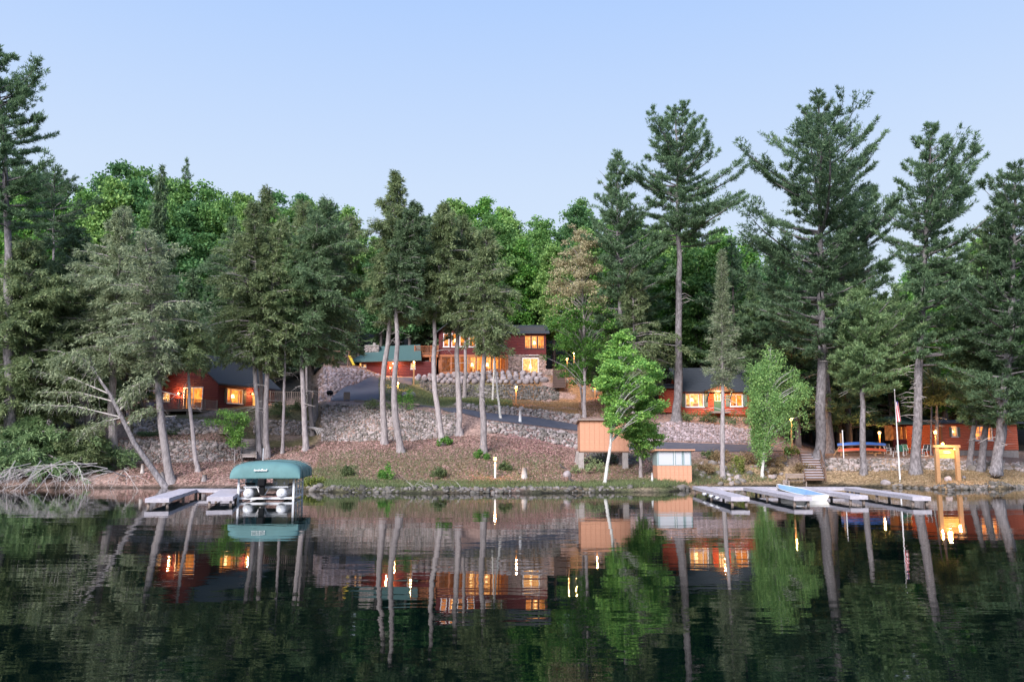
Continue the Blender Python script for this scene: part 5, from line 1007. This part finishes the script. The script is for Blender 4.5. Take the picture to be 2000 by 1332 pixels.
# ---------------- hanging sign with lights
sg = hit(1856, 939); t = thing('dock_sign', 'wooden two post frame holding a yellow lit board with a pale emblem', 'sign', sg); s = F / sg.y; gxx = lambda px: (px - 1856) / s; gh = lambda py: at(1856, py, sg.y).z - sg.z
for px in (1833, 1872): MB().box(gxx(px) - .14, gxx(px) + .14, -.14, .14, -.3, gh(874)).build('post', M['post_wood'], t)
MB().box(gxx(1826), gxx(1878), -.17, .17, gh(874), gh(869)).build('top_beam', M['post_wood'], t)
bd = MB().box(gxx(1837), gxx(1867), -.04, .04, gh(895), gh(877)).build('board', mat('sign_board', (.62, .38, .10), .6, (.5, .3, .08), 5), t)
MB().box(gxx(1837), gxx(1867), -.055, -.0405, gh(886.5), gh(886)).build('board_joint', M['post_wood'], bd)
em = MB(); pts = [(gxx(1844), gh(883.5)), (gxx(1848), gh(884.6)), (gxx(1853), gh(885)), (gxx(1858), gh(884.4)), (gxx(1861), gh(883.2)), (gxx(1857), gh(883.6)), (gxx(1852), gh(883.9)), (gxx(1848), gh(883.6))]; em.prism(pts[::-1], -.06, -.042); em.prism([(gxx(1846), gh(881.6)), (gxx(1858), gh(881.6)), (gxx(1858), gh(881)), (gxx(1846), gh(881))], -.06, -.042); em.build('emblem', M['white_logo'], bd)
bulb(t, (gxx(1844), -.15, gh(867.2)), .13, 'bulb'); MB().box(gxx(1844) - .12, gxx(1844) + .12, -.05, .15, gh(869), gh(868)).build('lamp_base', M['dark_trim'], t); lamp_light(t, (gxx(1844), -.4, gh(864)), 24, .15)
bulb(t, (gxx(1864), -.3, gh(877)), .07, 'bulb'); lamp_light(t, (gxx(1861), -.6, gh(878)), 7, .1)

# ---------------- flag
fp = hit(1758, 939); t = thing('flagpole', 'tall white metal flagpole on the grass bank', 'flagpole', fp); fh = at(1747, 762, fp.y).z - fp.z
fdx = at(1747, 762, fp.y).x - fp.x; MB().tube([(0, 0, -.3), (fdx * .5, 0, fh * .5), (fdx, 0, fh)], [.06, .05, .03], 8).build('pole', M['white_paint'], t, True)
hv = MB().tube([(fdx, 0, fh), (fdx, 0, fh + .06)], [.06, .03], 8).build('finial', M['alu'], t)
fl = thing('flag', 'limp red and white striped flag with a blue corner hanging on the pole', 'flag', fp + Vector((0, 0, 0)))
zt, zb = at(1750, 783, fp.y).z - fp.z, at(1750, 816, fp.y).z - fp.z; xf = fdx * .9 + .05
def fold(u, v):   # u across the folds 0..1, v down 0..1
    return (xf + .12 * math.sin(u * 9 + v) + .22 * v * (u - .3) + .12 * u, -.10 * math.cos(u * 11) - .05, zt + (zb - zt) * (v * (1 - .18 * math.cos(u * 6))) - .15 * u)
for name_, mt_, sel in (('red_stripes', 'flag_red', lambda i, j: i % 2 == 0 and not (j < 5 and i < 4)), ('white_stripes', 'white_paint', lambda i, j: i % 2 == 1 and not (j < 5 and i < 4)), ('blue_canton', 'flag_blue', lambda i, j: j < 5 and i < 4)):
    b = MB()
    for i in range(13):
        for j in range(16):
            if sel(i, j): b.add([fold(i / 13, j / 16), fold((i + 1) / 13, j / 16), fold((i + 1) / 13, (j + 1) / 16), fold(i / 13, (j + 1) / 16)], [(0, 1, 2, 3)])
    b.build(name_, M[mt_], fl)

# ---------------- boat lift, pontoon boat
lo = onplane(519, 978, 0); rzl = .13; lift = thing('boat_lift', 'aluminium boat lift with a rounded teal canopy standing in the water', 'boat lift', lo, rzl)
for x_, y_, zt_ in ((-1.53, 0, 1.45), (1.53, 0, 1.45), (-1.53, 4.2, 1.5), (1.53, 4.2, 1.5)): MB().box(x_ - .055, x_ + .055, y_ - .055, y_ + .055, -1.6, zt_).build('upright', M['alu'], lift)
for x_, y_, zt_ in ((1.53, 1.4, 1.4), (1.53, 2.8, 1.4), (-1.53, 2.1, 1.4)): MB().box(x_ - .035, x_ + .035, y_ - .035, y_ + .035, .1, zt_).build('upright', M['alu'], lift)
for y_, z_ in ((.06, .14), (3.9, .14)): MB().box(-1.47, 1.47, y_ - .05, y_ + .05, z_ - .05, z_ + .06).build('cross_beam', M['alu'], lift)
for x_ in (-1.53, 1.53):
    for z_ in (.14, .55, .95, 1.35): MB().box(x_ - .03, x_ + .03, .06, 4.14, z_ - .03, z_ + .03).build('side_rail', M['alu'], lift)
for x_ in (-.92, .88): MB().box(x_ - .12, x_ + .12, .3, 3.8, .1, .14).build('bunk', M['weathered'], lift)
# canopy: rounded trough upside down with sloping ends
prof = [(-1.98, 1.28), (-1.98, 1.64), (-1.88, 1.95), (-1.4, 2.16), (-.6, 2.24), (0, 2.26), (.6, 2.24), (1.4, 2.16), (1.88, 1.95), (1.98, 1.64), (1.98, 1.28)]
ys_ = [(-.62, .0), (-.6, .35), (-.48, .72), (-.25, .92), (.2, 1.0), (1.4, 1.03), (2.6, 1.02), (3.8, 1.03), (4.9, 1.0), (5.3, .9), (5.5, .5), (5.52, .0)]
cb_ = MB(); nv = len(prof)
for i, (y_, f_) in enumerate(ys_):
    for j, (x_, z_) in enumerate(prof): cb_.v.append((x_ * (.96 + .04 * f_) + .015 * math.sin(i * 2.1 + j), y_ + .03 * math.sin(j * 1.7) + (0 if 1 < i < 10 else .02 * math.sin(j * 5)), 1.28 + (z_ - 1.28) * f_ + (.025 * math.sin(i * 3.3 + j * 1.9) if 0 < f_ else -.02 * (j % 2))))
for i in range(len(ys_) - 1):
    for j in range(nv - 1): cb_.f.append((i * nv + j, i * nv + j + 1, (i + 1) * nv + j + 1, (i + 1) * nv + j))
cn = cb_.build('canopy', M['canopy'], lift, True); sm = cn.modifiers.new('s', 'SUBSURF'); sm.levels = 1; sm.render_levels = 2; so = cn.modifiers.new('t', 'SOLIDIFY'); so.thickness = .02
for y_ in (0, 1.6, 3.2, 4.8): MB().tube([(-1.7, y_, 1.5), (-1.4, y_, 1.85), (0, y_, 1.98), (1.4, y_, 1.85), (1.7, y_, 1.5)], .03, 6).build('canopy_bow', M['alu'], lift)
for y_ in (.2, 1.9, 3.6, 5.0):
    MB().tube([(x_ * 1.004, y_, z_ + .012) for x_, z_ in prof], .016, 5).build('canopy_seam', M['green_roof'], lift)
lg = MB(); xx = -.62
for k, (w_, h_) in enumerate(((.05, .1), (.07, .07), (.04, .07), (.07, .09), (.05, .07), (.08, .12), (.05, .08), (.07, .07), (.04, .12))):
    lg.prism([(xx, 1.72 - .02), (xx + w_, 1.72 - .02), (xx + w_ + .02, 1.72 - .02 + h_), (xx + .02, 1.72 - .02 + h_)], -.665, -.62); xx += w_ + .025
lg.build('maker_logo', M['white_logo'], cn)
MB().tube([(-1.1, 5.2, 2.0), (-1.1, 5.2, 3.0)], .02, 6).build('antenna', M['alu'], lift)
pt = thing('pontoon_boat', 'pontoon boat with silver floats and black outboard raised under the teal canopy', 'pontoon boat', lo, rzl)
for x_ in (-.98, .86): MB().tube([(x_, -.14, .42), (x_, -.13, .42), (x_, -.08, .42), (x_, .02, .42), (x_, .2, .42), (x_, 4.6, .42), (x_, 5.3, .5), (x_, 5.7, .62)], [.02, .12, .22, .29, .31, .31, .22, .03], 18).build('pontoon', M['alu_bright'], pt, True)
MB().box(-1.28, 1.2, .1, 5.4, .74, .82).build('deck', M['alu'], pt); 
for y_ in (.4, 1.4, 2.4, 3.4, 4.4): MB().box(-1.1, 1.0, y_, y_ + .08, .66, .737).build('cross_member', M['alu'], pt)
MB().box(-1.2, -.35, .62, .66, .84, 1.42).build('fence_panel', M['teal_panel'], pt); MB().box(.30, 1.12, .62, .66, .84, 1.42).build('fence_panel', M['cream'], pt)
for x_ in (-1.22, 1.14): MB().box(x_ - .02, x_ + .02, .7, 5.2, .95, 1.42).build('fence_panel', M['cream'], pt)
rl = MB()
for z_ in (.94, 1.43): rl.bar((-1.22, .62, z_), (-.33, .62, z_), .035).bar((.28, .62, z_), (1.14, .62, z_), .035)
for x_ in (-1.22, -.33, .28, 1.14): rl.bar((x_, .62, .88), (x_, .62, 1.44), .035)
rl.build('fence_rail', M['white_paint'], pt)
mo = MB().box(-.40, .04, -.62, -.1, .82, 1.32).build('outboard_motor', M['black'], pt); bv = mo.modifiers.new('b', 'BEVEL'); bv.width = .09; bv.segments = 3
MB().box(-.31, -.05, -.5, -.16, .36, .84).box(-.27, -.09, -.28, .1, .62, .67).tube([(-.18, -.35, .45), (-.18, .1, .45)], [.05, .07], 8).build('lower_unit', M['black'], mo)
for a in range(3): MB().box(-.19 + .0, -.17, -.33, -.31, .45, .6, Matrix.Translation((-.18, 0, .45)) @ Matrix.Rotation(a * 2.09, 4, 'Y') @ Matrix.Translation((.18, 0, -.45))).build('propeller_blade', M['black'], mo)
MB().bar((-.55, .1, .84), (-.3, -.05, .35), .05).bar((.2, .1, .84), (-.06, -.05, .35), .05).bar((-.3, -.05, .35), (-.06, -.05, .35), .05).build('motor_bracket', M['white_paint'], pt)
MB().bar((-.95, .3, .88), (-.75, .5, 1.5), .03).bar((.45, .3, .88), (.2, .5, 1.5), .03).build('swim_ladder', M['alu'], pt)
for x_ in (-.95, .5, .95): 
    MB().tube([(x_, .4, .88), (x_, .4, 1.0), (x_, .4, 1.12)], [.05, .07, .02], 8).build('cleat', M['white_paint'], pt)
MB().box(-1.2, -.7, .15, .45, .89, 1.02).build('battery_box', M['black'], pt)

# ---------------- docks
def dock(a, b, w_, label, side=1, z=.45, legs=3, m='dock_wood', group=None):
    """a: near end centre, b: far end centre (world x, y)"""
    a, b = Vector((*a, 0)), Vector((*b, 0)); d = b - a; L_ = d.length; t = thing('dock', label, 'dock', a, math.atan2(-d.x, d.y), group)
    n = int(L_ / .15); bb_ = MB()
    for k in range(n): zo = rng.uniform(-.003, .004); bb_.box(-w_ / 2 + rng.uniform(-.01, .01), w_ / 2 + rng.uniform(-.01, .01), k * L_ / n + .01, (k + 1) * L_ / n - .01, z - .035 + zo, z + zo)
    q = bb_.build('decking', M[m], t); q['kind'] = 'stuff'
    for x_ in (-w_ / 2 + .02, w_ / 2 - .02): MB().box(x_ - .02, x_ + .02, .05, L_ - .02, z - .2, z - .04).build('side_beam', M[m], t)
    MB().box(-w_ / 2, w_ / 2, -.01, .045, z - .22, z - .005).build('end_board', M[m], t)
    for k in range(legs):
        y_ = .3 + (L_ - .6) * k / max(1, legs - 1)
        for x_ in (-w_ / 2 + .12, w_ / 2 - .12): MB().box(x_ - .06, x_ + .06, y_ - .06, y_ + .06, -1.6, z - .205).build('piling', M['weathered'], t)
    return t
def wp(px, py, z=.45): p = onplane(px, py, z); return (p.x, p.y)
mid2 = lambda p, q: ((p[0] + q[0]) / 2, (p[1] + q[1]) / 2)
dock(mid2(wp(288, 973), wp(326, 972.5)), mid2(wp(361, 953.5), wp(380, 954.5)), 1.15, 'leftmost grey plank dock, long finger set apart from the boat lift')
dock(mid2(wp(404, 970), wp(455, 970)), mid2(wp(438, 955.5), wp(466, 956)), 1.3, 'short wide grey dock touching the left side of the boat lift')
dock(wp(378, 954.6), wp(470, 954.6), 1.0, 'grey dock walkway along the bank joining the two left fingers', legs=3)
dock((11.95, 43.6), (12.7, 56.3), .95, 'leftmost finger of the right docks, with white fenders on its side')
dock((15.3, 43.8), (15.7, 55.0), .95, 'right dock finger beside the left side of the rowboat')
dock((18.75, 45.0), (18.9, 55.0), .95, 'right dock finger beside the right side of the rowboat')
dock((21.6, 43.9), (22.2, 54.4), .95, 'rightmost grey dock finger nearest the lit sign')
dock((13.25, 55.3), (22.9, 54.95), .9, 'grey plank walkway along the bank joining the four right fingers', legs=4)
for k, y_ in enumerate((46.5, 48.3, 50.4)):
    t = thing('dock_fender', ('nearest', 'middle one', 'farthest')[k] + ' of the white fenders hung on the leftmost right dock finger', 'fender', (11.46 + k * .1, y_, .22)); MB().tube([(0, -.3, 0), (0, -.24, 0), (0, .24, 0), (0, .3, 0)], [.03, .1, .1, .03], 10).build('float', M['white_paint'], t, True); MB().bar((0, 0, .08), (.06, 0, .26), .015).build('rope', M['weathered'], t)
# rowboat
rb = thing('rowboat', 'white rowboat with a light blue inside tied between dock fingers', 'rowboat', (17.25, 50.4, .0), R(9))
def hullmesh(off, zb, top, ya=-2.4):
    b = MB(); ns, nc = 17, 9
    for i in range(ns):
        u = i / (ns - 1); y_ = ya + (2.4 - off - ya) * u; wd = (.84 * (1 - max(0, (u - .45) / .55) ** 2.2) * (.9 + .1 * min(1, u / .3)) - off); wd = max(wd, .03); sh = .10 * (2 * u - .8) ** 2 + (.12 * max(0, u - .6)); kz = zb + .28 * max(0, (u - .7) / .3) ** 2
        for j in range(nc):
            v = -1 + 2 * j / (nc - 1); x_ = wd * math.copysign(abs(v) ** .55, v) if v else 0; b.v.append((x_, y_, kz + (top - .16 + .42 * u ** 1.4 - kz) * abs(v) ** 2.2))
    for i in range(ns - 1):
        for j in range(nc - 1): b.f.append((i * nc + j, i * nc + j + 1, (i + 1) * nc + j + 1, (i + 1) * nc + j))
    b.f.append(tuple(range(nc)))
    return b, nc, ns
hb1, nc_, ns_ = hullmesh(0, -.12, .46); hb1.build('hull', M['boat_white'], rb, True)
hb2, _, _ = hullmesh(.045, -.05, .462, -2.34); hb2.build('liner', M['boat_blue'], rb, True)
gw = MB(); gw.tube([hb1.v[i * nc_] for i in range(ns_)], .03, 6).tube([hb1.v[i * nc_ + nc_ - 1] for i in range(ns_)], .03, 6).tube([hb1.v[0], hb1.v[nc_ - 1]], .03, 6); gw.build('gunwale', M['boat_white'], rb, True)
for y_ in (-1.6, -.3, 1.0): MB().box(-.62 if y_ < .9 else -.5, .62 if y_ < .9 else .5, y_ - .14, y_ + .14, .14, .18).build('thwart', M['boat_blue'], rb)
pk = hit(1536, 950.5) if False else Vector((*wp(1532, 955.5, 0.4), 0)); t = thing('mooring_post', 'weathered round mooring post beside the bow of the rowboat', 'post', pk); MB().tube([(0, 0, -.5), (0, 0, .95), (0, 0, 1.0)], [.09, .09, .05], 8).build('pole', M['weathered'], t); MB().tube([(0, 0, .6), (0, 0, .64)], [.11, .11], 8).build('band', M['alu'], t)

# ---------------- canoe rack and canoes
cr_ = gpx(1643, 75); rk = thing('canoe_rack', 'rustic wood rack of two tall posts holding canoes on the patio', 'rack', cr_); sR = F / 75
for px, h_ in ((0, 2.05), (3.1, .9)): MB().tube([(px, 0, -.2), (px + .05, 0, h_)], [.1, .08], 7).build('post', M['post_wood'], rk)
for z_ in (.35, .92): MB().bar((-.1, -.1, z_), (3.3, -.1, z_), .08).build('cross_bar', M['post_wood'], rk)
MB().bar((-.7, 0, 0), (0, 0, 1.0), .08).bar((-.6, 0, .5), (.6, 0, .1), .07).build('brace', M['post_wood'], rk)
pp = gpx(1648, 72.4); t = thing('pole', 'thin grey metal pole at the wall edge beside the canoe rack', 'pole', pp); MB().tube([(0, 0, -.2), (0, 0, 2.35)], .045, 7).build('shaft', M['alu'], t); MB().tube([(0, 0, 2.35), (0, 0, 2.4)], [.06, .05], 7).build('cap', M['white_paint'], t)
for zc, mm_, lb in ((1.08, 'blue', 'blue canoe upside down on the upper bars of the rack'), (.56, 'red', 'red canoe upside down on the lower bars of the rack')):
    t = thing('canoe', lb, 'canoe', cr_ + Vector((1.9, 0, zc))); b = MB(); ns, nc = 15, 9
    for i in range(ns):
        u = -1 + 2 * i / (ns - 1); wd = .42 * (1 - abs(u) ** 2.4) + .015; rise = -.10 * u * u
        for j in range(nc): a = math.pi * j / (nc - 1); b.v.append((u * 2.2, -math.cos(a) * wd, -.1 + rise + (.30 - .05 * abs(u)) * math.sin(a) ** .7))
    for i in range(ns - 1):
        for j in range(nc - 1): b.f.append((i * nc + j, i * nc + j + 1, (i + 1) * nc + j + 1, (i + 1) * nc + j))
    b.build('hull', M[mm_], t, True); MB().tube([b.v[i * nc] for i in range(ns)], .025, 5).tube([b.v[i * nc + nc - 1] for i in range(ns)], .025, 5).build('gunwale', M['deck_wood'], t)
# ---------------- patio chairs
def chair(px, Y, rz, label, seatm, low=False):
    b = gpx(px, Y); t = thing('patio_chair', label, 'chair', b + Vector((0, 0, .02)), rz); h = .42
    for sx in (-.27, .27):
        MB().tube([(sx, -.28, 0), (sx, -.26, h + .18), (sx, .2, h + .2)], .02, 6).build('armrest', M['white_paint'], t); MB().tube([(sx, .3, 0), (sx, .18, h), (sx, .34, h + .55)], .02, 6).build('leg', M['white_paint'], t)
        MB().bar((sx, -.27, .02), (sx, .3, .02), .03).build('runner', M['white_paint'], t)
    MB().box(-.26, .26, -.26, .2, h - .02, h + .02).build('seat', M[seatm], t); MB().add([(-.26, .19, h), (.26, .19, h), (.24, .35, h + .58), (-.24, .35, h + .58), (-.26, .22, h), (.26, .22, h), (.24, .38, h + .58), (-.24, .38, h + .58)], [(0, 1, 2, 3), (7, 6, 5, 4), (0, 4, 5, 1), (1, 5, 6, 2), (2, 6, 7, 3), (3, 7, 4, 0)]).build('backrest', M[seatm], t)
chair(1734, 76, R(60), 'white strap patio chair, leftmost by the lamp post', 'white_paint'); chair(1740, 78.5, R(30), 'dark patio chair half hidden behind the leftmost white chair', 'dark_trim')
chair(1759, 74, R(150), 'green backed patio chair with its back to the lake', 'chair_green'); chair(1772, 76, R(10), 'light green patio chair facing the lake left of the flagpole pine', 'chair_green')
chair(1803, 74, R(-80), 'white framed patio chair right of the flagpole pine', 'dark_trim'); chair(1812, 76.5, R(-30), 'rear white framed patio chair near the small pine', 'dark_trim')
ft = gpx(1750, 73.5); t = thing('side_table', 'low white metal patio table among the chairs', 'table', ft); MB().tube([(0, 0, .42), (0, 0, .45)], [.35, .35], 12).build('table_top', M['white_paint'], t)
for k in range(4): a = k * 1.57 + .4; MB().bar((math.cos(a) * .28, math.sin(a) * .28, .42), (math.cos(a) * .33, math.sin(a) * .33, -.05), .03).build('leg', M['white_paint'], t)
# ---------------- bench by the stairs and sundry
bn = gpx(1556, 67.6); t = thing('garden_bench', 'weathered wooden bench half lost in dry brush left of the timber stairs', 'bench', bn)
for z_, y_ in ((.45, -.2), (.45, .0), (.75, .22), (.95, .25)): MB().box(-.8, .8, y_ - .08 if z_ < .5 else y_, y_ + .08 if z_ < .5 else y_ + .04, z_ if z_ < .5 else z_ - .08, z_ + .04 if z_ < .5 else z_ + .08).build('slat', M['weathered'], t)
for x_ in (-.7, .7): MB().box(x_ - .05, x_ + .05, -.28, -.2, -.1, .45).build('leg', M['weathered'], t); MB().box(x_ - .051, x_ + .051, .26, .33, -.1, 1.05).build('leg', M['weathered'], t)
def stump(px, py, h_, r_, label, m='deadwood', name='stump', cat='stump', lean=0):
    b = hit(px, py); t = thing(name, label, cat, b); MB().tube([(0, 0, -.2), (0, 0, h_ * .3), (lean, 0, h_)], [r_ * 1.4, r_ * 1.05, r_ * .85], 9).build('trunk', M[m], t, True); MB().tube([(lean, 0, h_ + .001), (lean, 0, h_ + .015)], [r_ * .8, r_ * .75], 9).build('cut_face', M['post_wood'], t)
stump(615, 824, 3.4, .26, 'tall cut post standing behind the exposed roots', 'bark', 'cut_post', 'post')
stump(1024, 935, .85, .22, 'pale upright stump on the bank right of the shoreline lamp'); stump(1016, 824, 1.15, .14, 'short white painted post at the edge of the paved path', 'white_paint', 'path_post', 'post')
stump(1130, 905, 1.0, .3, 'white block post under the left corner of the orange shed', 'concrete', 'block_post', 'post'); stump(1274, 942, .7, .08, 'little white stake in the grass left of the boathouse', 'white_paint', 'stake', 'stake')
stump(278, 925, .75, .14, 'broken stub between the leaning trunk and the half bare hemlock'); stump(318, 945, .9, .16, 'short stump close against the half bare hemlock', lean=-.15); stump(399, 940, .5, .2, 'low mossy stump on the leaf slope behind the left dock', 'bark')
def rock(px, py, r_, label, m='boulder'):
    b = hit(px, py); o = obj('boulder', bmesh_[int(px) % 10], None); o.location = b + Vector((0, 0, r_ * .3)); o.scale = (r_ * 1.2, r_, r_); o.rotation_euler = (0, 0, px); tag(o, label, 'boulder')
rock(1107, 932, .4, 'grey boulder by the driftwood log on the low bank'); rock(792, 775, .45, 'pinkish boulder beside the short path lamp, left of a pair'); rock(806, 775, .5, 'pinkish boulder beside the short path lamp, right of a pair')
rock(1100, 748, .6, 'dark boulder at the top of the brown stairs'); rock(1165, 765, .5, 'pale boulder on the mulch slope under the maple lamp'); rock(1185, 905, .3, 'small pale boulder behind the leaning maple')
rock(1216, 910, .3, 'pale boulder on the ledge right of the leaning maple'); rock(1730, 946, .3, 'flat white rock on the bank left of the flagpole'); rock(1852, 939, .28, 'pale lamp-lit rock between the sign posts'); rock(1883, 935, .2, 'small white rock right of the sign')
rock(1335, 790, .7, 'grey boulder left of the middle cabin foundation'); rock(1297, 800, .7, 'pale boulder beside the long bare pine trunk')
for px, py, py2, lb in ((1096, 905, 918, 'dark driftwood piece standing above the grey boulder'), (1113, 930, 944, 'dark driftwood log lying right of the grey boulder')):
    b = hit(px, py2); t = thing('driftwood', lb, 'driftwood', b); MB().tube([(-.1, 0, .5), (0, 0, .3), (.3, 0, .1), (.6, 0, -.05)], [.06, .1, .12, .05], 6).build('log', M['bark_dark'], t); MB().tube([(0, 0, .3), (.1, -.2, .55)], [.05, .02], 5).build('branch_stub', M['bark_dark'], t)
kc = gpx(677, 85.3); t = thing('plywood_board', 'pale square plywood board standing at the foot of the driveway', 'board', kc); MB().box(-.33, .33, 0, .08, .15, .95).build('panel', M['weathered'], t); MB().box(-.25, -.19, .081, .16, -.2, .9).box(.19, .25, .081, .16, -.2, .9).build('stake', M['deck_wood'], t)
kb = gpx(692, 84.6); kerb = thing('timber_edging', 'long pale timber edging along the top of the cobble bank', 'edging', kb)
ka, ke = Vector((0, 0, .12)), gpx(820, 84.6) - kb + Vector((0, 0, .1))
for k in range(5): MB().bar(ka.lerp(ke, k / 5 + .004), ka.lerp(ke, (k + 1) / 5 - .004), .3, .18).build('timber', M['weathered'], kerb)
for px in (820, 1030, 1036):
    b = gpx(px, 114) if px > 900 else None
for px, rz, lb in ((1008, .2, 'black terrace chair left of the bright sliding door'), (1014, -.3, 'black terrace chair right next to the other one')):
    b = oL + Vector((lx(px), -1.2, -.36)); t = thing('terrace_chair', lb, 'chair', b, rz); MB().box(-.35, .35, -.3, .3, .4, .46).build('seat', M['black'], t)
    for x_ in (-.3, -.15, 0, .15, .3): MB().bar((x_, .3, .46), (x_, .38, 1.15), .06, .03).build('back_slat', M['black'], t)
    for x_ in (-.3, .3): MB().bar((x_, -.27, 0), (x_, -.27, .65), .05).build('leg', M['black'], t); MB().bar((x_, .27, 0), (x_, .27, .65), .05).build('leg', M['black'], t); MB().bar((x_, -.3, .66), (x_, .3, .66), .08, .03).build('armrest', M['black'], t)
# exposed roots by the cut post
b = hit(624, 848); t = thing('exposed_roots', 'pale arched exposed roots right of the paired hemlock trunks', 'roots', b)
for k in range(5): MB().tube([(-1.0 + k * .1, .3, .6), (-.4 + k * .16, 0, .45), (-.1 + k * .2, -.2, -.1)], [.1, .08, .04], 6).build('root', M['deadwood'], t, True)
# brush twigs at the water's edge
b = hit(830, 955); t = thing('brushwood', 'loose dead twigs sticking over the water at mid bank', 'twigs', b); m_ = MB()
for k in range(16): p = Vector((rng.uniform(-1, 2.5), rng.uniform(-.2, .8), .1)); q = p + Vector((rng.normal(0, .7), rng.uniform(-.6, .1), rng.uniform(-.1, .9))); m_.tube([p, p.lerp(q, .5) + Vector((0, 0, .08)), q], [.014, .01, .005], 3, False)
m_.build('twigs', M['deadwood'], t)['kind'] = 'stuff'
